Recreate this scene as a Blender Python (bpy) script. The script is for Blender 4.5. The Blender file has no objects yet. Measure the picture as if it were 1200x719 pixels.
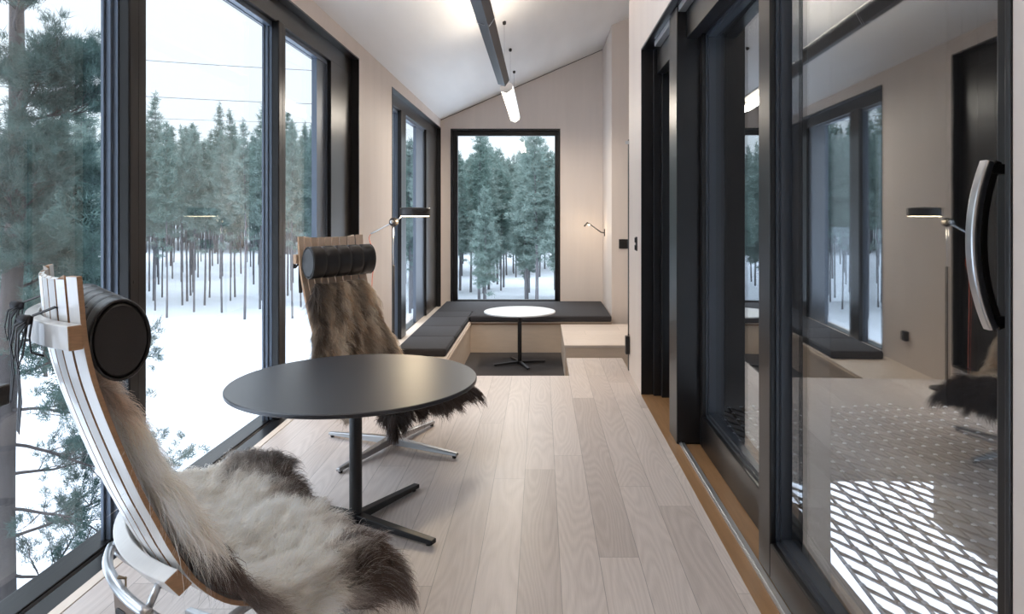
import bpy, bmesh, math, random
import numpy as np
from mathutils import Vector, Matrix, Euler

# ------------------------------------------------------------------ camera, sky, lights, exposure
scene = bpy.context.scene
COL = scene.collection
PI = math.pi
H = 1.3                                   # eye height
FPX, VX, VY = 795.0, 634.0, 249.0         # focal length and vanishing point of the photograph (1200x719)

cam_d = bpy.data.cameras.new('camera')
cam = bpy.data.objects.new('camera', cam_d)
COL.objects.link(cam)
cam.location = (0, 0, H)
cam.rotation_euler = (PI/2, 0, 0)
cam_d.sensor_width = 36
cam_d.lens = FPX/1200*36
cam_d.shift_x = -(VX-600)/1200
cam_d.shift_y = -(359.5-VY)/1200
cam_d.clip_start = 0.02
cam_d.clip_end = 1000
scene.camera = cam

scene.view_settings.view_transform = 'Standard'
scene.view_settings.look = 'None'
scene.view_settings.gamma = 1
scene.view_settings.use_curve_mapping = False
scene.view_settings.exposure = 0.12

world = bpy.data.worlds.new('overcast sky')
scene.world = world
world.use_nodes = True
wn, wl = world.node_tree.nodes, world.node_tree.links
wn.clear()
tc = wn.new('ShaderNodeTexCoord'); sx = wn.new('ShaderNodeSeparateXYZ')
ramp = wn.new('ShaderNodeValToRGB'); bg = wn.new('ShaderNodeBackground'); wo = wn.new('ShaderNodeOutputWorld')
wl.new(tc.outputs['Generated'], sx.inputs[0]); wl.new(sx.outputs['Z'], ramp.inputs[0])
ramp.color_ramp.elements[0].position = 0.0; ramp.color_ramp.elements[0].color = (0.80, 0.88, 0.94, 1)
ramp.color_ramp.elements[1].position = 0.30; ramp.color_ramp.elements[1].color = (0.83, 0.91, 1.0, 1)
e = ramp.color_ramp.elements.new(0.7); e.color = (2.5, 2.75, 3.1, 1)
wl.new(ramp.outputs[0], bg.inputs[0]); bg.inputs[1].default_value = 1.38
wl.new(bg.outputs[0], wo.inputs[0])
UPLIGHT_W, DOWNLIGHT_W = 40, 60

# ------------------------------------------------------------------ materials
def new_mat(name):
    m = bpy.data.materials.new(name); m.use_nodes = True
    n, l = m.node_tree.nodes, m.node_tree.links
    n.clear()
    return m, n, l

def pbr(name, color, rough=0.5, metal=0.0, bump=0.0, bscale=60, vary=0.0, vscale=4.0, spec=0.5, coat=0.0, aniso=None):
    m, n, l = new_mat(name)
    b = n.new('ShaderNodeBsdfPrincipled'); o = n.new('ShaderNodeOutputMaterial')
    l.new(b.outputs[0], o.inputs[0])
    b.inputs['Base Color'].default_value = (*color, 1)
    b.inputs['Roughness'].default_value = rough
    b.inputs['Metallic'].default_value = metal
    b.inputs['Specular IOR Level'].default_value = spec
    b.inputs['Coat Weight'].default_value = coat
    t = n.new('ShaderNodeTexCoord')
    mp = n.new('ShaderNodeMapping'); l.new(t.outputs['Object'], mp.inputs[0])
    if aniso: mp.inputs['Scale'].default_value = aniso
    if vary:
        no = n.new('ShaderNodeTexNoise'); no.inputs['Scale'].default_value = vscale; no.inputs['Detail'].default_value = 6
        l.new(mp.outputs[0], no.inputs['Vector'])
        mx = n.new('ShaderNodeMix'); mx.data_type = 'RGBA'
        mx.inputs[6].default_value = (*[c*(1-vary) for c in color], 1)
        mx.inputs[7].default_value = (*[min(1, c*(1+vary)) for c in color], 1)
        l.new(no.outputs['Fac'], mx.inputs[0]); l.new(mx.outputs[2], b.inputs['Base Color'])
    if bump:
        no = n.new('ShaderNodeTexNoise'); no.inputs['Scale'].default_value = bscale; no.inputs['Detail'].default_value = 4
        l.new(mp.outputs[0], no.inputs['Vector'])
        bp = n.new('ShaderNodeBump'); bp.inputs['Strength'].default_value = bump; bp.inputs['Distance'].default_value = 0.002
        l.new(no.outputs['Fac'], bp.inputs['Height']); l.new(bp.outputs[0], b.inputs['Normal'])
    return m

def mathn(n, l, op, a, b=None, c=None):
    x = n.new('ShaderNodeMath'); x.operation = op
    for i, v in enumerate((a, b, c)):
        if v is None: continue
        if isinstance(v, (int, float)): x.inputs[i].default_value = v
        else: l.new(v, x.inputs[i])
    return x.outputs[0]

def planks(name, light, dark, width=0.15, length=2.2, rough=0.38, along='Y', seam=0.5, grain=1.0):
    """pale wood boards with staggered ends, each with its own tone and cathedral grain"""
    m, n, l = new_mat(name)
    b = n.new('ShaderNodeBsdfPrincipled'); o = n.new('ShaderNodeOutputMaterial'); l.new(b.outputs[0], o.inputs[0])
    g = n.new('ShaderNodeNewGeometry'); s = n.new('ShaderNodeSeparateXYZ'); l.new(g.outputs['Position'], s.inputs[0])
    X, Y = (s.outputs['X'], s.outputs['Y']) if along == 'Y' else (s.outputs['Y'], s.outputs['X'])
    xs = mathn(n, l, 'DIVIDE', mathn(n, l, 'ADD', X, 20.03), width)
    xi = mathn(n, l, 'FLOOR', xs); xf = mathn(n, l, 'FRACT', xs)
    w1 = n.new('ShaderNodeTexWhiteNoise'); w1.noise_dimensions = '1D'; l.new(xi, w1.inputs['W'])
    ys = mathn(n, l, 'ADD', mathn(n, l, 'DIVIDE', mathn(n, l, 'ADD', Y, 20), length), mathn(n, l, 'MULTIPLY', w1.outputs['Value'], 7.3))
    yi = mathn(n, l, 'FLOOR', ys); yf = mathn(n, l, 'FRACT', ys)
    cid = n.new('ShaderNodeCombineXYZ'); l.new(xi, cid.inputs[0]); l.new(yi, cid.inputs[1])
    w2 = n.new('ShaderNodeTexWhiteNoise'); w2.noise_dimensions = '3D'; l.new(cid.outputs[0], w2.inputs['Vector'])
    # grain: growth rings cut lengthwise: distorted distance field, very long along the board
    off = mathn(n, l, 'MULTIPLY', w2.outputs['Value'], 37.0)
    gv = n.new('ShaderNodeCombineXYZ')
    l.new(mathn(n, l, 'ADD', mathn(n, l, 'MULTIPLY', X, 1.0), off), gv.inputs[0])
    l.new(mathn(n, l, 'ADD', mathn(n, l, 'MULTIPLY', Y, 0.13), off), gv.inputs[1]); l.new(off, gv.inputs[2])
    n1 = n.new('ShaderNodeTexNoise'); n1.inputs['Scale'].default_value = 5.5; n1.inputs['Detail'].default_value = 1.5; n1.inputs['Roughness'].default_value = 0.35
    l.new(gv.outputs[0], n1.inputs['Vector'])
    rings = mathn(n, l, 'FRACT', mathn(n, l, 'MULTIPLY', n1.outputs['Fac'], 26.0))
    rings = mathn(n, l, 'ABSOLUTE', mathn(n, l, 'SUBTRACT', rings, 0.5))          # 0..0.5
    fv = n.new('ShaderNodeCombineXYZ')
    l.new(mathn(n, l, 'MULTIPLY', X, 260.0), fv.inputs[0]); l.new(mathn(n, l, 'MULTIPLY', Y, 9.0), fv.inputs[1]); l.new(off, fv.inputs[2])
    n2 = n.new('ShaderNodeTexNoise'); n2.inputs['Scale'].default_value = 1.0; n2.inputs['Detail'].default_value = 3
    l.new(fv.outputs[0], n2.inputs['Vector'])
    n3 = n.new('ShaderNodeTexNoise'); n3.inputs['Scale'].default_value = 1.4; l.new(gv.outputs[0], n3.inputs['Vector'])
    gr = mathn(n, l, 'ADD', mathn(n, l, 'MULTIPLY', rings, 0.55*grain), mathn(n, l, 'MULTIPLY', n2.outputs['Fac'], 0.55*grain))
    gr = mathn(n, l, 'ADD', gr, mathn(n, l, 'MULTIPLY', w2.outputs['Value'], 0.55))
    gr = mathn(n, l, 'ADD', gr, mathn(n, l, 'MULTIPLY', n3.outputs['Fac'], 0.3))
    gr = mathn(n, l, 'MULTIPLY', gr, 0.62)
    mx = n.new('ShaderNodeMix'); mx.data_type = 'RGBA'; l.new(gr, mx.inputs[0])
    mx.inputs[6].default_value = (*dark, 1); mx.inputs[7].default_value = (*light, 1)
    # seams
    ex = mathn(n, l, 'MINIMUM', xf, mathn(n, l, 'SUBTRACT', 1.0, xf)); ex = mathn(n, l, 'MULTIPLY', ex, width)
    ey = mathn(n, l, 'MINIMUM', yf, mathn(n, l, 'SUBTRACT', 1.0, yf)); ey = mathn(n, l, 'MULTIPLY', ey, length)
    ed = mathn(n, l, 'LESS_THAN', mathn(n, l, 'MINIMUM', ex, ey), 0.0013)
    mx2 = n.new('ShaderNodeMix'); mx2.data_type = 'RGBA'; l.new(mathn(n, l, 'MULTIPLY', ed, seam), mx2.inputs[0])
    l.new(mx.outputs[2], mx2.inputs[6]); mx2.inputs[7].default_value = (*[c*0.25 for c in dark], 1)
    l.new(mx2.outputs[2], b.inputs['Base Color'])
    b.inputs['Roughness'].default_value = rough
    bp = n.new('ShaderNodeBump'); bp.inputs['Strength'].default_value = 0.12; bp.inputs['Distance'].default_value = 0.002
    l.new(gr, bp.inputs['Height']); l.new(bp.outputs[0], b.inputs['Normal'])
    return m

def glass(name, base, edge, tint):
    """clear pane: straight-through light plus a mirror part that grows towards grazing angles"""
    m, n, l = new_mat(name)
    o = n.new('ShaderNodeOutputMaterial'); t = n.new('ShaderNodeBsdfTransparent'); g = n.new('ShaderNodeBsdfGlossy')
    t.inputs[0].default_value = (*tint, 1); g.inputs['Roughness'].default_value = 0.0
    g.inputs['Color'].default_value = (0.93, 0.97, 1, 1)
    lw = n.new('ShaderNodeLayerWeight'); lw.inputs[0].default_value = 0.5
    p = mathn(n, l, 'POWER', lw.outputs['Facing'], 3.5)
    f = mathn(n, l, 'ADD', mathn(n, l, 'MULTIPLY', p, edge), base)
    mx = n.new('ShaderNodeMixShader'); l.new(f, mx.inputs[0]); l.new(t.outputs[0], mx.inputs[1]); l.new(g.outputs[0], mx.inputs[2])
    l.new(mx.outputs[0], o.inputs[0])
    return m

def emit(name, color, s):
    m, n, l = new_mat(name)
    o = n.new('ShaderNodeOutputMaterial'); em = n.new('ShaderNodeEmission')
    em.inputs[0].default_value = (*color, 1); em.inputs[1].default_value = s
    l.new(em.outputs[0], o.inputs[0]); return m

def vcol(name, rough=0.9, trans=0.25):
    m, n, l = new_mat(name)
    o = n.new('ShaderNodeOutputMaterial'); a = n.new('ShaderNodeAttribute'); a.attribute_name = 'col'
    d = n.new('ShaderNodeBsdfPrincipled'); d.inputs['Roughness'].default_value = rough; d.inputs['Specular IOR Level'].default_value = 0.25; d.inputs['Sheen Weight'].default_value = 0.5; d.inputs['Sheen Roughness'].default_value = 0.6
    t = n.new('ShaderNodeBsdfTranslucent'); mx = n.new('ShaderNodeMixShader'); mx.inputs[0].default_value = trans
    l.new(a.outputs['Color'], d.inputs['Base Color']); l.new(a.outputs['Color'], t.inputs[0])
    l.new(d.outputs[0], mx.inputs[1]); l.new(t.outputs[0], mx.inputs[2]); l.new(mx.outputs[0], o.inputs[0]); return m

M = {}
M['floor'] = planks('pale ash floorboards', (0.86, 0.775, 0.73), (0.40, 0.335, 0.305))
M['step'] = planks('pale ash boards of the step', (0.86, 0.76, 0.68), (0.58, 0.48, 0.41), width=0.3, along='X')
M['wall'] = pbr('whitened plywood wall', (0.74, 0.66, 0.61), 0.55, vary=0.07, vscale=3.0, aniso=(3, 3, 0.3), bump=0.05, bscale=80)
M['ceiling'] = pbr('whitened plywood ceiling', (0.84, 0.83, 0.82), 0.5, vary=0.08, vscale=1.6, aniso=(2.5, 0.5, 2.5), bump=0.04, bscale=50)
M['ply'] = pbr('birch plywood', (0.74, 0.61, 0.49), 0.5, vary=0.1, vscale=5, aniso=(1, 1, 6))
M['sill'] = pbr('pale wood sill', (0.72, 0.62, 0.53), 0.45, vary=0.12, vscale=4, aniso=(10, 0.6, 10))
M['oak'] = pbr('oiled oak threshold', (0.34, 0.19, 0.09), 0.4, vary=0.3, vscale=5, aniso=(12, 0.8, 12))
M['black'] = pbr('black painted steel', (0.010, 0.010, 0.012), 0.33, bump=0.02, bscale=20)
M['frame'] = pbr('dark window frame', (0.0095, 0.009, 0.010), 0.30, spec=0.4)
M['alu'] = pbr('blue grey aluminium glazing bead', (0.13, 0.16, 0.21), 0.4, metal=0.35)
M['beadR'] = pbr('dark bluish door glazing bead', (0.035, 0.042, 0.055), 0.35)
M['track'] = pbr('bare aluminium track', (0.62, 0.63, 0.66), 0.35, metal=0.8)
M['steel'] = pbr('brushed steel', (0.60, 0.61, 0.63), 0.28, metal=1.0)
M['cast'] = pbr('cast aluminium', (0.42, 0.43, 0.45), 0.35, metal=1.0)
M['table'] = pbr('black laminate tabletop', (0.022, 0.024, 0.032), 0.36, spec=0.8)
M['tableedge'] = pbr('matt black steel', (0.012, 0.012, 0.014), 0.4)
M['white'] = pbr('white laminate tabletop', (0.74, 0.78, 0.82), 0.3)
M['leather'] = pbr('black leather', (0.014, 0.012, 0.012), 0.36, bump=0.35, bscale=180)
M['ribbon'] = pbr('black ribbon', (0.015, 0.014, 0.018), 0.6)
M['cushion'] = pbr('charcoal wool upholstery', (0.035, 0.033, 0.037), 0.85, bump=0.5, bscale=500, vary=0.15, vscale=40)
M['carpet'] = pbr('dark grey carpet', (0.060, 0.052, 0.050), 0.95, bump=0.8, bscale=600, vary=0.25, vscale=90)
M['slat'] = pbr('lacquered beech veneer', (0.66, 0.50, 0.38), 0.30, vary=0.1, vscale=8, aniso=(1, 12, 1), coat=0.3)
M['slat_snowlit'] = pbr('lacquered veneer whitened by snow light', (0.74, 0.72, 0.70), 0.28, vary=0.06, vscale=8, aniso=(1, 12, 1), coat=0.3)  # snow light reflected on the near chair's slats, put into the colour
M['plyedge'] = pbr('laminated wood edge', (0.42, 0.25, 0.14), 0.5, vary=0.3, vscale=40, aniso=(1, 1, 5))
M['card'] = pbr('grey brown cardboard tag', (0.23, 0.18, 0.15), 0.7)
M['string'] = pbr('twine', (0.30, 0.22, 0.14), 0.8)
M['red'] = pbr('coral red cable', (0.62, 0.13, 0.08), 0.5)
M['cable'] = pbr('grey wire', (0.12, 0.12, 0.13), 0.5)
M['lampblack'] = pbr('black lamp housing', (0.03, 0.027, 0.026), 0.4)
M['beam'] = pbr('anthracite lamp housing', (0.035, 0.038, 0.045), 0.4, vary=0.25, vscale=3)
M['tube'] = emit('lit fluorescent diffuser', (1.0, 0.88, 0.70), 4.5)
M['tubehot'] = emit('lit lamp strip', (1.0, 0.90, 0.74), 5.0)
M['disc'] = emit('lit lamp disc', (1.0, 0.80, 0.52), 9.0)
M['bulb'] = emit('lit spot bulb', (1.0, 0.85, 0.6), 12.0)
M['snow'] = pbr('snow', (0.80, 0.84, 0.90), 0.9, bump=0.6, bscale=0.6, vary=0.035, vscale=0.12)
M['bark'] = pbr('pine bark', (0.062, 0.054, 0.054), 0.9, vary=0.4, vscale=5, aniso=(4, 4, 1), bump=0.6, bscale=25)
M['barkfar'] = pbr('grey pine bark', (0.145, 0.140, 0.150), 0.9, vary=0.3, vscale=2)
M['needle'] = pbr('pine needles', (0.030, 0.068, 0.058), 0.8)
M['wing'] = pbr('black stained pine boards', (0.030, 0.024, 0.020), 0.7, vary=0.4, vscale=6, aniso=(8, 8, 0.4))
M['rope'] = pbr('dark rope', (0.055, 0.048, 0.045), 0.8)
M['knot'] = pbr('frosted steel knot clip', (0.55, 0.58, 0.62), 0.5)
M['wingdeck'] = pbr('dark deck', (0.045, 0.035, 0.028), 0.6)
M['glassL'] = glass('window glass', 0.055, 0.20, (0.955, 0.97, 0.975))
M['glassF'] = glass('far window glass', 0.012, 0.15, (0.965, 0.98, 0.985))
M['glassR'] = glass('coated door glass', 0.235, 0.30, (0.95, 0.96, 0.97))
M['fur'] = vcol('sheepskin wool', 0.85, 0.5)

def foliage_mat(name, c1, c2):
    m, n, l = new_mat(name)
    o = n.new('ShaderNodeOutputMaterial'); d = n.new('ShaderNodeBsdfDiffuse'); t = n.new('ShaderNodeBsdfTranslucent')
    oi = n.new('ShaderNodeObjectInfo'); g = n.new('ShaderNodeNewGeometry')
    mx = n.new('ShaderNodeMix'); mx.data_type = 'RGBA'
    f = mathn(n, l, 'ADD', mathn(n, l, 'MULTIPLY', oi.outputs['Random'], 0.6), mathn(n, l, 'MULTIPLY', g.outputs['Random Per Island'], 0.4))
    l.new(f, mx.inputs[0]); mx.inputs[6].default_value = (*c1, 1); mx.inputs[7].default_value = (*c2, 1)
    l.new(mx.outputs[2], d.inputs[0]); l.new(mx.outputs[2], t.inputs[0])
    ms = n.new('ShaderNodeMixShader'); ms.inputs[0].default_value = 0.3
    l.new(d.outputs[0], ms.inputs[1]); l.new(t.outputs[0], ms.inputs[2]); l.new(ms.outputs[0], o.inputs[0]); return m
M['foliage'] = foliage_mat('haze-paled pine foliage', (0.14, 0.215, 0.19), (0.33, 0.40, 0.37))  # distance haze put into the colours, paler than the near needles
M['foliagenear'] = foliage_mat('dark pine needles', (0.06, 0.11, 0.10), (0.16, 0.22, 0.205))

# ------------------------------------------------------------------ mesh helpers
class MB:
    """collects shapes; build() links them as one mesh object"""
    def __init__(s): s.v = []; s.f = []; s.mi = []; s.cur = 0; s.sm = []
    def mat(s, i): s.cur = i; return s
    def add(s, vs, fs, smooth=False):
        o = len(s.v); s.v += [tuple(v) for v in vs]
        for f in fs: s.f.append([i+o for i in f]); s.mi.append(s.cur); s.sm.append(smooth)
        return s
    def box(s, x0, x1, y0, y1, z0, z1):
        if x0 > x1: x0, x1 = x1, x0
        if y0 > y1: y0, y1 = y1, y0
        if z0 > z1: z0, z1 = z1, z0
        vs = [(x, y, z) for x in (x0, x1) for y in (y0, y1) for z in (z0, z1)]
        return s.add(vs, [(0,1,3,2),(4,6,7,5),(0,4,5,1),(2,3,7,6),(0,2,6,4),(1,5,7,3)])
    def prism(s, poly, a, b, axis='y', smooth=False):
        """2-D outline extruded along an axis from a to b"""
        def P(p, t):
            if axis == 'y': return (p[0], t, p[1])
            if axis == 'x': return (t, p[0], p[1])
            return (p[0], p[1], t)
        n = len(poly)
        vs = [P(p, a) for p in poly] + [P(p, b) for p in poly]
        fs = [(i, (i+1) % n, (i+1) % n+n, i+n) for i in range(n)]
        s.add(vs, fs, smooth); o = len(s.v)-2*n
        s.f.append([o+i for i in range(n)][::-1]); s.mi.append(s.cur); s.sm.append(False)
        s.f.append([o+n+i for i in range(n)]); s.mi.append(s.cur); s.sm.append(False)
        return s
    def tube(s, pts, r, n=8, cap=True, up=None, flat=1.0):
        pts = [Vector(p) for p in pts]; R = r if isinstance(r, (list, tuple)) else [r]*len(pts)
        rings = []; prev = None
        for i, p in enumerate(pts):
            t = (pts[min(i+1, len(pts)-1)]-pts[max(i-1, 0)]).normalized()
            if prev is None:
                a = Vector(up) if up else (Vector((0, 0, 1)) if abs(t.z) < .9 else Vector((1, 0, 0)))
            else: a = prev
            u = (a-t*a.dot(t)).normalized(); w = t.cross(u); prev = u
            rings.append([p+u*math.cos(2*PI*k/n)*R[i]*flat+w*math.sin(2*PI*k/n)*R[i] for k in range(n)])
        vs = [v for rg in rings for v in rg]; fs = []
        for i in range(len(pts)-1):
            for k in range(n):
                a, b = i*n+k, i*n+(k+1) % n
                fs.append((a, b, b+n, a+n))
        s.add(vs, fs, True); o = len(s.v)-len(vs)
        if cap:
            s.f.append([o+k for k in range(n)][::-1]); s.mi.append(s.cur); s.sm.append(False)
            s.f.append([o+len(vs)-n+k for k in range(n)]); s.mi.append(s.cur); s.sm.append(False)
        return s
    def sweep(s, pts, prof, right):
        """rectangular or any profile swept along a path; prof = [(a, b)], a along right, b along the path's normal"""
        pts = [Vector(p) for p in pts]; rt = Vector(right).normalized(); n = len(prof); vs = []
        for i, p in enumerate(pts):
            t = (pts[min(i+1, len(pts)-1)]-pts[max(i-1, 0)]).normalized(); nn = rt.cross(t).normalized()
            vs += [p+rt*a+nn*b for a, b in prof]
        fs = [(i*n+k, i*n+(k+1) % n, (i+1)*n+(k+1) % n, (i+1)*n+k) for i in range(len(pts)-1) for k in range(n)]
        s.add(vs, fs, False); o = len(s.v)-len(vs)
        s.f.append([o+k for k in range(n)][::-1]); s.mi.append(s.cur); s.sm.append(False)
        s.f.append([o+len(vs)-n+k for k in range(n)]); s.mi.append(s.cur); s.sm.append(False)
        return s
    def lathe(s, prof, n=48, c=(0, 0, 0)):
        """prof = [(r, z)] about the z axis at c, closed at r=0 ends"""
        vs = []; 
        for r, z in prof: vs += [(c[0]+r*math.cos(2*PI*k/n), c[1]+r*math.sin(2*PI*k/n), c[2]+z) for k in range(n)]
        fs = [(i*n+k, i*n+(k+1) % n, (i+1)*n+(k+1) % n, (i+1)*n+k) for i in range(len(prof)-1) for k in range(n)]
        s.add(vs, fs, True); o = len(s.v)-len(vs)
        s.f.append([o+k for k in range(n)][::-1]); s.mi.append(s.cur); s.sm.append(False)
        s.f.append([o+len(vs)-n+k for k in range(n)]); s.mi.append(s.cur); s.sm.append(False)
        return s
    def xf(s, M4):
        s.v = [tuple(M4 @ Vector(v)) for v in s.v]; return s
    def build(s, name, mats, parent=None, bevel=0, seg=2, loc=None, autos=False):
        me = bpy.data.meshes.new(name); me.from_pydata(s.v, [], s.f)
        mats = mats if isinstance(mats, (list, tuple)) else [mats]
        for m in mats: me.materials.append(m)
        me.polygons.foreach_set('material_index', s.mi); me.polygons.foreach_set('use_smooth', s.sm)
        bm = bmesh.new(); bm.from_mesh(me); bmesh.ops.recalc_face_normals(bm, faces=bm.faces)
        if autos:
            for ed in bm.edges:
                if len(ed.link_faces) == 2 and ed.calc_face_angle(0) > 0.7: ed.smooth = False
        bm.to_mesh(me); bm.free(); me.update()
        o = bpy.data.objects.new(name, me); COL.objects.link(o)
        if parent: o.parent = parent
        if loc: o.location = loc
        if bevel:
            b = o.modifiers.new('bevel', 'BEVEL'); b.width = bevel; b.segments = seg; b.limit_method = 'ANGLE'; b.angle_limit = 0.6
            b.harden_normals = False
        return o

def tag(o, label=None, cat=None, group=None, kind=None):
    if label: o['label'] = label
    if cat: o['category'] = cat
    if group: o['group'] = group
    if kind: o['kind'] = kind
    return o
def empty(name, loc=(0, 0, 0), rz=0.0):
    o = bpy.data.objects.new(name, None); COL.objects.link(o); o.location = loc; o.rotation_euler = (0, 0, rz); o.empty_display_size = 0.1
    return o
def struct(name, mb, mat, parent=None, label=None, cat=None, **k):
    o = mb.build(name, mat, parent, **k)
    if parent is None: o['kind'] = 'structure'
    if label: o['label'] = label
    if cat: o['category'] = cat
    return o
def at(px, py, Y): return Vector(((px-VX)/FPX*Y, Y, H-(py-VY)/FPX*Y))
def copy_tree(o, parent=None):
    c = o.copy(); COL.objects.link(c); c.parent = parent
    for ch in list(o.children): copy_tree(ch, c)
    return c
def rrect(w, h, r, n=5, cx=0, cy=0):
    out = []
    for (sx_, sy_, a0) in ((1, 1, 0), (-1, 1, 90), (-1, -1, 180), (1, -1, 270)):
        for k in range(n+1):
            a = math.radians(a0+90*k/n); out.append((cx+sx_*(w/2-r)+r*math.cos(a), cy+sy_*(h/2-r)+r*math.sin(a)))
    return out

# ------------------------------------------------------------------ main dimensions (metres)
XL, XR = -1.60, 0.72            # wall faces
YB, YF = -2.2, 10.84            # back wall, far wall
YE = 5.41                       # edge of the main floor above the pit
ZC = 2.786; SL = 0.435          # ceiling height at the left wall, slope
def zc(x): return ZC+SL*(x-XL)
XG = -1.744                      # glass plane of the left windows
ZP = -0.62                      # pit carpet
W1 = (0.35, 5.95); W2 = (7.28, 10.80)
HEAD = 2.65

# ------------------------------------------------------------------ shell
fl = MB()
fl.box(XL+0.045, XR, YB, YE, -0.03, 0).box(0.228, 0.725, YE, 6.07, -0.03, 0)
struct('floor', fl, M['floor'], label='pale ash plank floor running down the room', cat='floor')
fl = MB(); fl.box(XL-0.02, XR+0.02, YB, YE-0.004, -0.30, -0.032).box(0.24, 0.70, YE-0.004, 6.05, -0.65, -0.032)
struct('floor', fl, M['ply'])
fl = MB(); fl.box(-2.0, 2.7, YE-0.1, YF+0.02, ZP-0.05, ZP); struct('floor', fl, M['carpet'], label='dark grey carpet on the sunken pit floor', cat='floor')
tr = MB(); tr.box(XL, XL+0.040, YB, YE, -0.03, 0.001); struct('trim_1', tr, M['sill'])

def wall_panel(mb, y0, y1, z0, z1, x0=XL-0.28, x1=XL): mb.box(x0, x1, y0, y1, z0, z1)
wl_ = MB()
wall_panel(wl_, YB, W1[0], ZP, ZC+.05); wall_panel(wl_, W1[1], W2[0], ZP, ZC+.05)
wall_panel(wl_, W2[1], YF+.3, ZP, ZC+.05); wall_panel(wl_, W1[0], W1[1], HEAD, ZC+.05); wall_panel(wl_, W2[0], W2[1], HEAD, ZC+.05)
wall_panel(wl_, W2[0], W2[1], ZP, -0.205); wall_panel(wl_, W1[0], W1[1], ZP, -0.10)
struct('wall_left', wl_, M['wall'], label='whitened plywood wall with the two large windows on the left', cat='wall')
# far wall with window opening
FX0, FX1 = -1.112, 0.236; FZ0, FZ1 = -0.14, 2.64
FX0, FX1 = (528-VX)/FPX*YF, (656.5-VX)/FPX*YF
wf = MB()
wf.prism([(XL-.2, -.7), (FX0, -.7), (FX0, zc(FX0)+.1), (XL-.2, zc(XL-.2)+.1)], YF, YF+.25)
wf.prism([(FX1, -.7), (1.3, -.7), (1.3, zc(1.3)+.1), (FX1, zc(FX1)+.1)], YF, YF+.25)
wf.prism([(FX0, FZ1), (FX1, FZ1), (FX1, zc(FX1)+.1), (FX0, zc(FX0)+.1)], YF, YF+.25)
wf.prism([(FX0, -.7), (FX1, -.7), (FX1, FZ0), (FX0, FZ0)], YF, YF+.25)
struct('wall_far', wf, M['wall'], label='whitened plywood gable wall at the far end', cat='wall')
# return wall on the far right and the wall that faces us there
SX = 0.985; SY = 9.48
wr = MB(); wr.box(SX, SX+.25, SY+.001, YF+.2, -.7, 3.95); struct('wall_far_right', wr, M['wall'])
wr = MB(); wr.box(SX+.0005, 2.7, SY-.02, SY, -.7, 4.5)
struct('wall_hall', wr, M['wall'])
# right wall
DH = 2.474; DN, DF = 1.035, 4.86; XO = 1.03
wr = MB()
wr.box(XR, XO, YB, DN, -.3, 3.95).box(XR, XO, DF, 5.55, -.3, 3.95).box(XR, XO, DN, DF, DH, 3.95)
struct('wall_right', wr, M['wall'], label='whitened plywood wall around the glass doors on the right', cat='wall')
wr = MB(); wr.box(XO+.001, 2.7, 5.30, 5.55, -.7, 4.6); struct('wall_hall', wr, M['wall'])
wr = MB(); wr.box(2.7, 2.9, 5.3, SY+.2, -.7, 4.7); struct('wall_hall_right', wr, M['wall'])
wb = MB(); wb.prism([(XL-.3, -.3), (XO, -.3), (XO, zc(XO)+.05), (XL-.3, zc(XL-.3)+.05)], YB-.2, YB)
struct('wall_back', wb, M['wall'])
ce = MB(); ce.prism([(XL-.35, zc(XL-.35)), (2.95, zc(2.95)), (2.95, zc(2.95)+.25), (XL-.35, zc(XL-.35)+.25)], YB-.25, YF+.3)
struct('ceiling', ce, M['ceiling'], label='pale sloping plywood ceiling rising to the right', cat='ceiling')
tr = MB(); tr.prism([(XL, zc(XL)-.012), (1.0, zc(1.0)-.012), (1.0, zc(1.0)-.004), (XL, zc(XL)-.004)], YF-.006, YF-.001)
struct('trim_2', tr, M['tableedge'])

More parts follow.
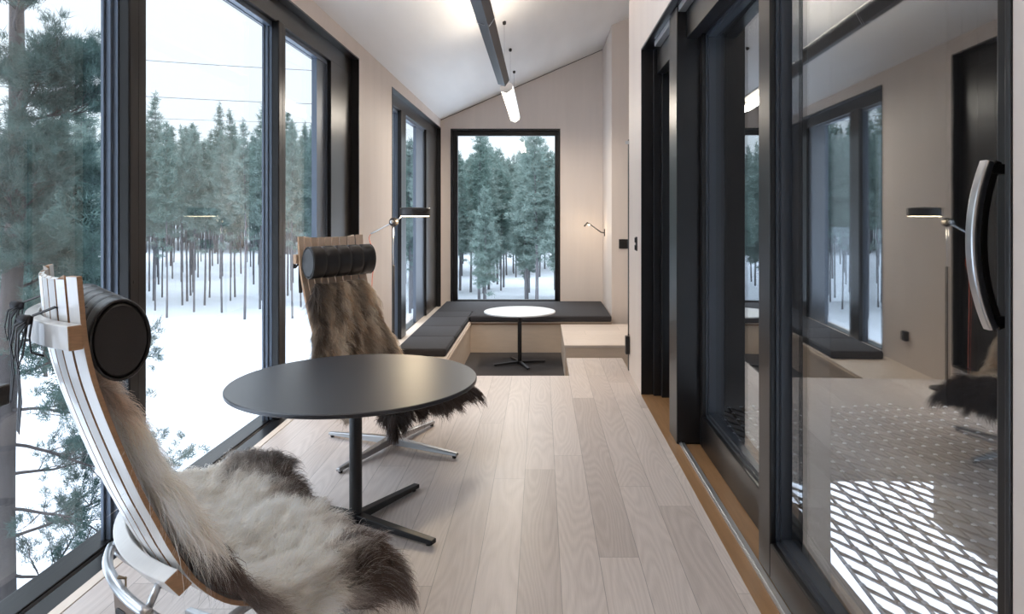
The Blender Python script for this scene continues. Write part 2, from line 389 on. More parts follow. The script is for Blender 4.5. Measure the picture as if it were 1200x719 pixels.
# ------------------------------------------------------------------ left windows
def left_window(name, y0, y1, zb, posts, jamb, label):
    """black lined opening; posts = list of (y0, y1) mullions; glass between them"""
    root = empty(name, (XL, (y0+y1)/2, zb)); tag(root, label, 'window', kind='structure')
    inv = Matrix.Translation((-XL, -(y0+y1)/2, -zb))
    def B(mb, nm, mat, **k): return mb.xf(inv).build(nm, mat, root, **k)
    t = 0.012
    ln = MB()                                      # thin steel reveal lining
    ln.box(XL-.17, XL+.006, y0, y1, HEAD-t, HEAD).box(XL-.17, XL+.006, y1-t, y1, zb, HEAD-t).box(XL-.17, XL+.006, y0, y0+t, zb, HEAD-t)
    if jamb: ln.box(XL-.17, XL+.0, y0+t, y1-t, zb-.012, zb)
    B(ln, 'reveal_lining', M['black'])
    fr = MB()                                      # fixed outer frame
    fz = HEAD-.15
    fr.box(XG-.06, XG+.085, y0+t, y1-t, fz, HEAD-t); fr.box(XG-.06, XG+.085, y1-(.59 if y1 < 7 else .98), y1-t, zb, fz); fr.box(XG-.06, XG+.085, y0+t, y0+.12, zb, fz)
    fr.box(XG-.06, XG+.045, y0+.12, y1-(.59 if y1 < 7 else .98), zb-.05, zb+.005)
    B(fr, 'window_frame', M['frame'], bevel=.004)
    edges = [y0+.12]+[v for p in posts for v in p]+[y1-(.59 if y1 < 7 else .98)]
    for a, b in posts:
        p = MB(); p.box(XG+.004, XL-.045, a, b, zb, fz+.01); B(p, 'mullion', M['frame'], bevel=.006)
        p = MB(); p.box(XL-.0452, XL-.0442, a+(b-a)*.52, a+(b-a)*.55, zb, fz)
        for zz in (1.02,): p.tube([(XL-.05, a+.03, zz), (XL-.0425, a+.03, zz)], .008, 12)
        B(p, 'mullion_seam', M['tableedge'])
    for i in range(0, len(edges), 2):
        a, b = edges[i], edges[i+1]
        bd = MB(); g = .0
        last = i == len(edges)-2
        for k, (w, xo) in enumerate(((.012, .055), (.022, .036), (.034, .016))):
            # stepped glazing bead, four sides
            x0, x1 = XG+.006, XG+xo
            if last and k == 0: bd.box(x0, x1-.01, b-(.22 if b < 7 else .6), b, zb, fz)
            if k == 0: w = .03
            wy = w if k else .006; bd.box(x0, x1, a, a+wy, zb, fz).box(x0, x1, b-wy, b, zb, fz).box(x0, x1, a+wy, b-wy, fz-w, fz).box(x0, x1, a+wy, b-wy, zb-.05, zb-.055+w*.7)
        B(bd, 'glazing_bead', M['alu'])
        gl = MB(); gl.box(XG-.012, XG+.004, a, b, zb-.05, fz); B(gl, 'glass_pane', M['glassL'])
    return root, B
w1, WB = left_window('window_1', W1[0], W1[1], 0.0, [(1.80, 1.915), (2.713, 2.83), (4.26, 4.374)], False, 'large black framed window of tall panes beside the two chairs')
th = MB(); th.box(XL-.08, XL, W1[0], W1[1], -.02, -.001).box(XG+.045, XL-.08, W1[0]+.02, W1[1]-.02, -.06, -.016)
WB(th, 'threshold', M['frame'], bevel=.003)
th = MB(); th.box(XL-.135, XL-.115, W1[0]+.05, W1[1]-.1, -.016, -.006).box(XL-.105, XL-.098, W1[0]+.05, W1[1]-.1, -.016, -.004)
WB(th, 'threshold_track', M['track'])
hd = MB(); hd.box(XL-.09, XL-.02, 1.92, 2.075, .715, .78); hd.box(XL-.09, XL-.02, 1.86, 1.93, .715, .78); hd.box(XL-.05, XL-.035, 1.85, 1.905, .68, .815)
hd = hd.xf(Matrix.Translation((-XL, -(W1[0]+W1[1])/2, 0))).build('window_handle', M['leather'], w1, bevel=.014, seg=3)
w2, WB2 = left_window('window_2', W2[0], W2[1], -.19, [(7.99, 8.27)], False, 'black framed two-pane window beside the sunken bench')
# far window
root = empty('window_3', ((FX0+FX1)/2, YF, FZ0)); tag(root, 'tall black framed window in the far wall looking into the pines', 'window', kind='structure')
inv = Matrix.Translation((-(FX0+FX1)/2, -YF, -FZ0))
ln = MB(); t = .03
ln.box(FX0, FX1, YF-.006, YF+.14, FZ1-t, FZ1).box(FX0, FX0+t, YF-.006, YF+.14, FZ0, FZ1-t).box(FX1-t, FX1, YF-.006, YF+.14, FZ0, FZ1-t).box(FX0, FX1, YF-.006, YF+.14, FZ0-.01, FZ0)
ln.xf(inv).build('reveal_lining', M['black'], root)
fr = MB(); w = .085
fr.box(FX0+t, FX1-t, YF+.07, YF+.15, FZ1-w-.02, FZ1-t).box(FX0+t, FX0+w+.02, YF+.07, YF+.15, FZ0, FZ1-w-.02).box(FX1-w, FX1-t, YF+.07, YF+.15, FZ0, FZ1-w-.02).box(FX0+t, FX1-t, YF+.07, YF+.15, FZ0, FZ0+.04)
fr.xf(inv).build('window_frame', M['frame'], root, bevel=.004)
gl = MB(); gl.box(FX0+.08, FX1-.07, YF+.10, YF+.115, FZ0+.03, FZ1-.08); gl.xf(inv).build('glass_pane', M['glassF'], root)

# ------------------------------------------------------------------ right doors
tr = MB(); t = .014        # black lining of the opening
tr.box(XR-.004, XO+.02, DF-t, DF, -.02, DH).box(XR-.004, XO+.02, DN, DF-t, DH-t, DH).box(XR-.004, XO+.02, DN, DN+t, -.02, DH-t)
tr.box(XR+.13, XO, DF-.10, DF-t, .0, DH-t).box(XR+.08, XO, DF-.05, DF-t, 0, DH-t)
tr.box(XR+.095, XR+.10+.06, DN+t, DF-.1, DH-.20, DH-t)
struct('trim_3', tr, M['black'], label='black steel lining around the glass door opening', cat='door frame', bevel=.003)
tr = MB(); tr.box(XR-.006, .905, DN, DF, -.03, .002).box(.905, XO+.02, DN, DF, -.06, -.004)
struct('trim_4', tr, M['oak'], label='oiled oak threshold under the sliding doors', cat='threshold')
tr = MB(); tr.box(XR+.055, XR+.085, DN, 3.86, .0025, .012).box(XR+.062, XR+.066, DN, 3.86, .012, .016).box(XR+.004, XR+.006, YB+.01, DF, .0, .0)
struct('trim_5', tr, M['track'], label='aluminium sliding door track set in the oak threshold', cat='door track')
tr = MB(); tr.box(XR+.05, XR+.09, DN, 4.6, DH-.05, DH-.015)
struct('trim_6', tr, M['track'])
tr = MB(); tr.box(XR+.04, XO, 3.80, 4.02, .003, DH-.016)
struct('trim_7', tr, M['black'], bevel=.006)

def door(name, x, y0, y1, z0, z1, stl, str_, rail, label, yaw=1.7, thick=.075):
    """framed glass door lying in a plane X=x; near end y0"""
    root = empty(name, (x, (y0+y1)/2, z0)); tag(root, label, 'door', kind='structure')
    yc = (y0+y1)/2; inv = Matrix.Translation((-x, -yc, -z0))
    fr = MB(); fr.box(x, x+thick, y1-stl, y1, z0, z1).box(x, x+thick, y0, y0+str_, z0, z1)
    fr.box(x, x+thick, y0+str_, y1-stl, z0, z0+rail).box(x, x+thick, y0+str_, y1-stl, z1-rail*.9, z1)
    fr.xf(inv).build('door_frame', M['frame'], root, bevel=.005)
    bd = MB(); a, b, c, d = y0+str_, y1-stl, z0+rail, z1-rail*.9
    for w_, xo in ((.012, .020), (.024, .032)):
        x0 = x+xo; x1 = x+thick-.005
        bd.box(x0, x1, a, a+w_, c, d).box(x0, x1, b-w_, b, c, d).box(x0, x1, a, b, c, c+w_).box(x0, x1, a, b, d-w_, d)
    bd.xf(inv).build('glazing_bead', M['beadR'], root)
    gl = MB(); gl.box(-.004, .004, -(b-a)/2-.002, (b-a)/2+.002, 0, d-c)
    g = gl.build('glass_pane', M['glassR'], root)
    g.location = (thick*.62, (a+b)/2-yc, c-z0); g.rotation_euler = (0, 0, -math.radians(yaw))
    return root
d1 = door('door_1', .806, 1.150, 2.515, .012, DH-.03, .125, .052, .125, 'nearest sliding glass door with a curved steel handle', yaw=1.55)
d2 = door('door_2', .888, 2.25, 3.80, .002, DH-.03, .06, .06, .175, 'second glass door in a black frame behind the sliding door', yaw=1.5)
d3 = door('door_3', .93, 4.02, 4.76, .002, DH-.06, .06, .06, .175, 'narrow glass door at the far end of the opening', yaw=0)
# handle of the sliding door
hm = MB(); hp = []
yh = 1.178
for k in range(25):
    a = k/24; zz = 1.388+(1.10-1.388)*a
    bow = math.sin(PI*min(1, max(0, .12+.80*a)))**.7
    hp.append((.80-.050*bow+ .0, yh, zz))
prof = rrect(.026, .016, .006, 3)
hm.sweep(hp, prof, (0, 1, 0))
hi = MB(); hi.sweep([(p[0]+.014, p[1], p[2]+(.0 if i not in (0, 24) else 0)) for i, p in enumerate(hp)], rrect(.020, .014, .004, 3), (0, 1, 0))
invd = Matrix.Translation((-.806, -(1.150+2.515)/2, -.012))
ho = hm.xf(invd).build('handle', M['steel'], d1, autos=True); tag(ho, 'curved brushed steel handle')
hb = hi.xf(invd).build('handle_back', M['leather'], ho, autos=True)
hs = MB(); hs.box(.775, .81, yh-.012, yh+.012, 1.366, 1.384).box(.775, .81, yh-.012, yh+.012, 1.104, 1.122)
hs.xf(invd).build('handle_mount', M['black'], ho, bevel=.003)

# dark door leaf past the end of the right wall, its latch, and switches
dd = MB(); dd.box(XR-.004, XO, 5.555, 5.595, .006, 1.90); 
dl = empty('door_4', (XR, 5.57, 0)); tag(dl, 'dark door leaf seen edge-on at the end of the right wall', 'door', kind='structure')
dd.xf(Matrix.Translation((-XR, -5.57, 0))).build('door_leaf', M['tableedge'], dl)
dd = MB(); dd.box(-.012, .0, -.03, .09-.12, .15, .31); dd.box(-.035, -.004, -.09, -.03, .155, .30); dd.build('latch', M['black'], dl, bevel=.004)
dd = MB(); dd.box(-.03, .0, -.03, -.016, 1.86, 1.885); dd.build('bracket', M['track'], dl)
def wall_plate(name, label, cat, loc, size, mat, detail):
    r = empty(name, loc); tag(r, label, cat)
    m = MB(); m.box(-size[0]/2, size[0]/2, -size[1]/2, size[1]/2, -size[2]/2, size[2]/2); m.build('plate', mat, r, bevel=.003)
    detail(r); return r
def rocker(r):
    for k in (-1, 1):
        m = MB(); m.box(-.012, -.004, -.018, .018, k*.028-.018, k*.028+.018); m.build('rocker', M['tableedge'], r, bevel=.002)
wall_plate('light_switch', 'small black double rocker switch on the right wall before the doors', 'switch', (XR-.004, 5.10, 1.3-(285.5-VY)/FPX*5.1), (.008, .065, .105), M['leather'], rocker)
def face(r):
    for k in (-1, 1):
        m = MB(); m.box(k*.045-.03, k*.045+.03, -.014, -.007, -.035, .035); m.build('rocker', M['tableedge'], r, bevel=.002)
wall_plate('light_switch', 'black square switch panel on the wall facing the pit beside the dark door', 'switch', (1.175, SY-.028, 1.3-(285.5-VY)/FPX*SY), (.18, .014, .13), M['leather'], face)
def holes(r):
    m = MB(); m.lathe([(.02, .0), (.02, .012), (.016, .012), (.016, .004)], 20); m.xf(Matrix.Rotation(PI/2, 4, 'Y')); m.build('socket_ring', M['tableedge'], r)
wall_plate('wall_socket', 'black socket low on the plywood wall between the two left windows', 'socket', (XL+.02, 6.75, .10), (.04, .09, .09), M['leather'], holes)

# ------------------------------------------------------------------ sunken seating pit
BZ = 1.3-1.15*1.3               # bench board top  (-0.195)
bz = BZ
bench = empty('corner_bench', (-1.2, 8.5, ZP)); tag(bench, 'built-in plywood corner bench around the sunken pit', 'bench')
inv = Matrix.Translation((1.2, -8.5, -ZP))
b = MB(); b.prism([(XL+.004, YE+.005), (-.968, YE+.005), (-.968, 9.30), (.975, 9.30), (.975, YF-.01), (XL+.004, YF-.01)], bz-.022, bz, axis='z')
b.xf(inv).build('seat_board', M['sill'], bench, bevel=.002)
b = MB(); b.box(-.985, -.969, YE+.005, 9.318, ZP, bz-.045).box(-.975, -.960, YE+.01, 9.31, bz-.06, bz-.022)
b.xf(inv).build('front_panel', M['ply'], bench)
b = MB(); b.box(-.969, .97, 9.318, 9.334, ZP, bz-.045); b.xf(inv).build('front_panel', M['ply'], bench)
b = MB(); b.box(-.968, .97, 9.336, 9.35, bz-.05, bz-.0225); b.xf(inv).build('shadow_gap', M['plyedge'], bench)
sl = MB(); sl.box(XG+.045, XL+.003, W2[0]+.02, W2[1]-.02, bz-.012, bz-.0005); struct('trim_8', sl, M['sill'])

def cushion(name, x0, x1, y0, y1, z0, z1, label, group=None, poly=None):
    me_b = MB()
    if poly: me_b.prism(poly, 0, z1-z0, axis='z')
    else: me_b.box(x0, x1, y0, y1, 0, z1-z0)
    cx, cy = (x0+x1)/2, (y0+y1)/2
    me_b.xf(Matrix.Translation((-cx, -cy, 0)))
    o = me_b.build('cushion_body', M['cushion'], None, bevel=.022, seg=4)
    for p in o.data.polygons: p.use_smooth = True
    r = empty(name, (cx, cy, z0)); o.parent = r
    pip = MB(); zt = z1-z0
    loop = [(x-cx, y-cy) for x, y in (poly or [(x0, y0), (x1, y0), (x1, y1), (x0, y1)])]
    # seam piping just under the top edge
    n = len(loop); pts = []
    for i in range(n):
        a, b_ = Vector(loop[i]), Vector(loop[(i+1) % n]); pts += [tuple(a.lerp(b_, .0+.04)), tuple(a.lerp(b_, .96))]
    pip.tube([(p[0], p[1], zt-.024) for p in pts]+[(pts[0][0], pts[0][1], zt-.024)], .0028, 6, cap=False)
    pip.build('piping', M['tableedge'], r)
    tag(r, label, 'cushion', group); return r
cz0, cz1 = bz+.0008, -.110
CX0, CX1 = -1.512, -.985
ys = [7.035, 7.765, 8.48, 9.205]
cushion('seat_cushion', CX0, CX1, ys[0]+.004, ys[1]-.004, cz0, cz1, 'charcoal bench cushion nearest to us at the open end of the bench', 'seat cushions along the left bench')
cushion('seat_cushion', CX0, CX1, ys[1]+.004, ys[2]-.004, cz0, cz1, 'charcoal bench cushion second from the near end, beside the window', 'seat cushions along the left bench')
cushion('seat_cushion', CX0, CX1, ys[2]+.004, ys[3]-.004, cz0, cz1, 'charcoal bench cushion third from the near end', 'seat cushions along the left bench')
cushion('seat_cushion', CX0, CX1, ys[3]+.004, 9.73, cz0, cz1, 'short charcoal bench cushion against the large corner mattress', 'seat cushions along the left bench')
cushion('daybed_mattress', CX0, .965, 9.27, YF-.015, cz0, cz1, 'wide L-shaped charcoal mattress under the far window', None,
        poly=[(CX1+.006, 9.27), (.965, 9.27), (.965, YF-.015), (CX0, YF-.015), (CX0, 9.738), (CX1+.006, 9.738)])
# step platform on the right of the pit
st = empty('step_platform', (.9, 8.6, ZP)); tag(st, 'pale wooden step platform at the right side of the pit', 'step')
inv = Matrix.Translation((-.9, -8.6, -ZP)); sz = -.222
b = MB(); b.box(.268, 2.69, 7.79, 9.268, sz-.03, sz); b.xf(inv).build('tread', M['step'], st, bevel=.003)
b = MB(); b.box(.285, 2.68, 7.80, 9.26, ZP, sz-.03); b.xf(inv).build('riser', M['ply'], st)
b = MB(); b.box(.276, .285, 7.80, 9.26, ZP, sz-.03); b.xf(inv).build('side_panel', M['sill'], st)

# ------------------------------------------------------------------ tables
def table(name, loc, rz, h, r, top_mat, label, leg=.405, leg_t=1.0):
    t = empty(name, loc, rz); tag(t, label, 'table')
    th = .018
    m = MB(); m.lathe([(r-.006, 0), (r-.0005, .003), (r, .006), (r, th-.003), (r-.003, th)], 128)
    o = m.build('tabletop', [top_mat], t, loc=(0, 0, h-th), autos=True)
    m = MB(); m.lathe([(.11, 0), (.11, .006), (.03, .012), (.026, .012)], 40); m.build('top_plate', M['tableedge'], t, loc=(0, 0, h-th-.0125))
    m = MB(); m.lathe([(.026*leg_t, 0), (.026*leg_t, h-th-.045)], 32); m.build('column', M['tableedge'], t, loc=(0, 0, .035), autos=True)
    for k in range(4):
        a = k*PI/2
        m = MB(); w0, w1_ = .019, .016
        vs = [(0, -w0, .012), (0, w0, .012), (0, w0, .047), (0, -w0, .047), (leg, -w1_, .008), (leg, w1_, .008), (leg, w1_, .026), (leg, -w1_, .026)]
        m.add(vs, [(0,3,2,1),(4,5,6,7),(0,1,5,4),(2,3,7,6),(1,2,6,5),(0,4,7,3)])
        m.xf(Matrix.Rotation(a, 4, 'Z')); lg = m.build('leg', M['tableedge'], t, bevel=.003)
        f = MB(); f.lathe([(.011, 0), (.011, .009)], 12); f.xf(Matrix.Translation(((leg-.025)*math.cos(a), (leg-.025)*math.sin(a), 0))); f.build('foot', M['leather'], lg)
    return t
ang = math.atan2(2.646-2.837, -.433+.79)
table('round_table', (-.775, 2.837, 0), ang, .605, .504, M['table'], 'large round black pedestal table between the two fur covered chairs')
table('round_table', (-.27, 8.60, ZP), math.radians(20), .675, .452, M['white'], 'round white topped pedestal table standing in the sunken pit', leg=.34)

# ------------------------------------------------------------------ chairs
PROF = [(-.505, 1.168), (-.500, 1.10), (-.493, 1.02), (-.478, .94), (-.452, .85), (-.420, .755), (-.385, .66), (-.355, .59), (-.320, .51), (-.265, .415), (-.19, .345), (-.10, .316), (0, .315), (.09, .328), (.16, .338), (.205, .330)]
def catmull(P, n=6):
    out = []; Q = [P[0]]+list(P)+[P[-1]]
    for i in range(1, len(Q)-2):
        p0, p1, p2, p3 = [np.array(q, float) for q in Q[i-1:i+3]]
        for k in range(n):
            t = k/n; out.append(tuple(.5*((2*p1)+(-p0+p2)*t+(2*p0-5*p1+4*p2-p3)*t*t+(-p0+3*p1-3*p2+p3)*t**3)))
    out.append(tuple(P[-1])); return out
PC = catmull(PROF, 4)
HW = .238
def sag(y): return -.042*(1-(y/HW)**2)
def make_chair(loc, rz, label, slat_mat, star):
    c = empty('lounge_chair', loc, rz); tag(c, label, 'chair')
    n = 9; w = 2*HW/n
    arr = np.array(PC)
    def prof_off(y, top_drop=0.0):
        pts = []
        for i, (u, z) in enumerate(PC):
            a = arr[max(i-1, 0)]; b_ = arr[min(i+1, len(PC)-1)]; t = (b_-a)/np.linalg.norm(b_-a); nn = np.array((t[1], -t[0]))  # towards the back/below
            if nn[0] > 0 and z > .6: nn = -nn
            k = sag(y)
            wz = 1.0 if z > .45 else max(.35, (z-.3)/.15)
            q = np.array((u, z))+np.array((k*abs(nn[0]), -abs(k)*abs(nn[1])))*wz
            pts.append((q[0], y, q[1]))
        return pts
    for k in range(n):
        y = -HW+w*(k+.5); pts = prof_off(y)
        topd = .022*(1-(y/HW)**2)
        pts[0] = (pts[0][0], y, pts[0][2]-topd)
        m = MB(); hw = w/2-.0035
        vs = []; sd = 2*.042*y/HW**2
        for i, p in enumerate(pts):
            a = Vector(pts[max(i-1, 0)]); b_ = Vector(pts[min(i+1, len(pts)-1)]); t = (b_-a).normalized()
            wz = 1.0 if p[2] > .45 else max(.35, (p[2]-.3)/.15)
            rt_ = Vector((sd*abs(t.z)*wz, 1, sd*abs(t.x)*wz)).normalized(); nv = rt_.cross(t).normalized()
            vs += [Vector(p)+rt_*q[0]+nv*q[1] for q in ((-hw, -.006), (hw, -.006), (hw, .006), (-hw, .006))]
        N = len(pts); m.add(vs, [(i*4+k2, i*4+(k2+1) % 4, i*4+4+(k2+1) % 4, i*4+4+k2) for i in range(N-1) for k2 in range(4)]+[(3, 2, 1, 0), (N*4-4, N*4-3, N*4-2, N*4-1)])
        # side faces get the laminated edge colour
        for i in range(len(m.f)-2):
            if i % 4 in (1, 3): m.mi[i] = 1
        m.mi[-1] = m.mi[-2] = 1
        m.build('slat', [slat_mat, M['plyedge']], c, bevel=.0015)
    # cross battens behind the slats
    def batten(u, z, tilt, hh, dd, name='cross_batten'):
        m = MB(); pts = [(u+sag(y)*1.05, y, z) for y in np.linspace(-HW-.012, HW+.012, 17)]
        vs = []; ca, sa = math.cos(tilt), math.sin(tilt)
        pr = [(-dd/2, -hh/2), (dd/2, -hh/2), (dd/2, hh/2), (-dd/2, hh/2)]
        for p in pts: vs += [(p[0]+a*ca-b_*sa, p[1], p[2]+a*sa+b_*ca) for a, b_ in pr]
        N = len(pts); fs = [(i*4+k, i*4+(k+1) % 4, i*4+4+(k+1) % 4, i*4+4+k) for i in range(N-1) for k in range(4)]
        m.add(vs, fs); m.mat(1); m.f.append([3, 2, 1, 0]); m.mi.append(1); m.sm.append(False); m.f.append([N*4-4+k for k in range(4)]); m.mi.append(1); m.sm.append(False)
        return m.build(name, [slat_mat, M['plyedge']], c, bevel=.003)
    batten(-.520, 1.035, .05, .054, .028)
    batten(-.322, .445, .62, .055, .036)
    batten(.06, .296, 1.55, .06, .028)
    # headrest: squashed leather roll with seams
    hr = MB(); ys_ = np.linspace(-.225, .225, 46); vs = []; nn = 32
    for y in ys_:
        t = abs(y)/.225; seamd = min(abs(y-s) for s in (-.135, -.045, .045, .135)); s = 1-.085*math.exp(-(seamd/.007)**2)
        s *= 1-.16*max(0, (t-.93)/.07)**2
        for k in range(nn):
            a = 2*PI*k/nn; vs.append((-.428+.060*s*math.cos(a), y, 1.016+.092*s*math.sin(a)))
    fs = [(i*nn+k, i*nn+(k+1) % nn, (i+1)*nn+(k+1) % nn, (i+1)*nn+k) for i in range(45) for k in range(nn)]
    hr.add(vs, fs, True); hr.f.append(list(range(nn))[::-1]); hr.mi.append(0); hr.sm.append(False); hr.f.append([45*nn+k for k in range(nn)]); hr.mi.append(0); hr.sm.append(False)
    h_o = hr.build('headrest', M['leather'], c, autos=True); tag(h_o, 'black leather headrest roll with stitched seams')
    for yy in (-.221, .221):
        pp = MB(); pp.tube([(-.428+.057*math.cos(a), yy, 1.016+.0885*math.sin(a)) for a in np.linspace(0, 2*PI, 33)], .0035, 6, cap=False)
        pp.build('piping', M['leather'], h_o)
    # ribbons tied behind the top batten
    for yy, dz in ((-.13, 0), (.17, .0)):
        rb = MB(); x0 = -.548+sag(yy)
        def rib(pts, w_=.010): rb.sweep(pts, [(-w_, -.001), (w_, -.001), (w_, .001), (-w_, .001)], (0, 1, .05))
        rib([(x0+.10, yy, 1.085), (x0+.04, yy, 1.09), (x0, yy, 1.075), (x0-.006, yy, 1.03), (x0-.003, yy, .995), (x0+.02, yy, .985)])
        rng = random.Random(int(yy*100)+7)
        for s in (-1, 1):            # loops of the bow and the tails
            rib([(x0-.008, yy+.004*s, 1.07), (x0-.03, yy+.022*s, 1.055), (x0-.035, yy+.05*s, 1.01), (x0-.03, yy+.055*s, .975), (x0-.02, yy+.035*s, 1.0), (x0-.01, yy+.006*s, 1.06)], .009)
            ln_ = .16+rng.random()*.09
            rib([(x0-.010, yy+.004*s, 1.065), (x0-.026, yy+.012*s, 1.04), (x0-.028, yy+.018*s, 1.0), (x0-.022, yy+.022*s, 1.06-ln_*.7), (x0-.026, yy+.016*s, 1.06-ln_)], .012)
        rb.tube([(x0-.006, yy-.012, 1.066), (x0-.020, yy, 1.07), (x0-.006, yy+.012, 1.066)], .010, 8)
        rb.build('ribbon', M['ribbon'], h_o)
    # steel frame: cross tube behind the lower batten and two arms down to the hub
    m = MB()
    back = [(-.362+sag(y)*1.1, y, .395-.02*(abs(y)/.25)) for y in np.linspace(-.215, .215, 13)]
    m.tube(back, .0125, 12)
    for s in (-1, 1):
        e0 = Vector(back[0] if s < 0 else back[-1])
        m.tube([e0, (-.335, s*.21, .335), (-.285, s*.195, .285), (-.21, s*.16, .256), (-.12, s*.10, .248), (0, s*.05, .248), (.08, s*.05, .252), (.09, s*.055, .275)], .0125, 12)
        m.tube([e0+Vector((.0, -s*.02, 0)), (-.345, s*.19, .43)], .009, 8)
    m.build('support_frame', M['steel'], c)
    m = MB()
    m.lathe([(.024, .055), (.024, .20), (.030, .205), (.030, .235), (.055, .24), (.055, .262)], 28); m.build('column', M['cast'], c, autos=True)
    for k in range(4):
        a = star+k*PI/2; L = .43
        m = MB(); vs = [(0, -.024, .022), (0, .024, .022), (0, .020, .062), (0, -.020, .062), (L, -.014, .012), (L, .014, .012), (L, .010, .028), (L, -.010, .028)]
        m.add(vs, [(0,3,2,1),(4,5,6,7),(0,1,5,4),(2,3,7,6),(1,2,6,5),(0,4,7,3)]); m.xf(Matrix.Rotation(a, 4, 'Z')); lg = m.build('leg', M['cast'], c, bevel=.004)
        f = MB(); f.lathe([(.010, 0), (.012, .012)], 12); f.xf(Matrix.Translation(((L-.02)*math.cos(a), (L-.02)*math.sin(a), 0))); f.build('foot', M['leather'], lg)
    return c
A1 = math.atan2(.669, .743); A2 = math.atan2(-.57, .82)
chair1 = make_chair((-.768, 1.965, 0), A1, 'slatted wooden lounge chair at front left with its back to the window corner', M['slat_snowlit'], .3)
chair2 = make_chair((-.835, 3.767, 0), A2, 'slatted beech lounge chair behind the black table, facing us', M['slat'], math.atan2(-.171, .382)-A2)
# swing tag on the near chair
tg = MB()
tp = Vector((-.392, -.078, .418))
tg.tube([tp+Vector((0, 0, 0)), tp+Vector((.001, .003, -.03)), tp+Vector((0, 0, -.055))], .0022, 6)
s_ = tg.build('tag_string', M['string'], chair1)
tg = MB(); tg.tube([tp+Vector((0, -.012, .0)), tp+Vector((-.015, -.004, .008)), tp+Vector((-.015, .006, .0)), tp+Vector((0, .012, -.008))], .003, 6)
tg.build('string_loop', M['string'], chair1)
tg = MB(); tg.prism([(-.05, 0), (-.058, -.012), (-.035, -.055), (-.04, -.11), (.05, -.11), (.042, -.055), (.052, 0)], -.004, .004, axis='x')
tg.mat(1); tg.prism(rrect(.052, .05, .012, 4, .012, -.055), -.0055, .0055, axis='x')
tg.xf(Matrix.Translation(tp+Vector((0, .0, -.052))) @ Matrix.Rotation(.25, 4, 'Z')); to = tg.build('label_tag', [M['card'], M['leather']], chair1)
tag(to, 'grey brown care tag hanging on a string')

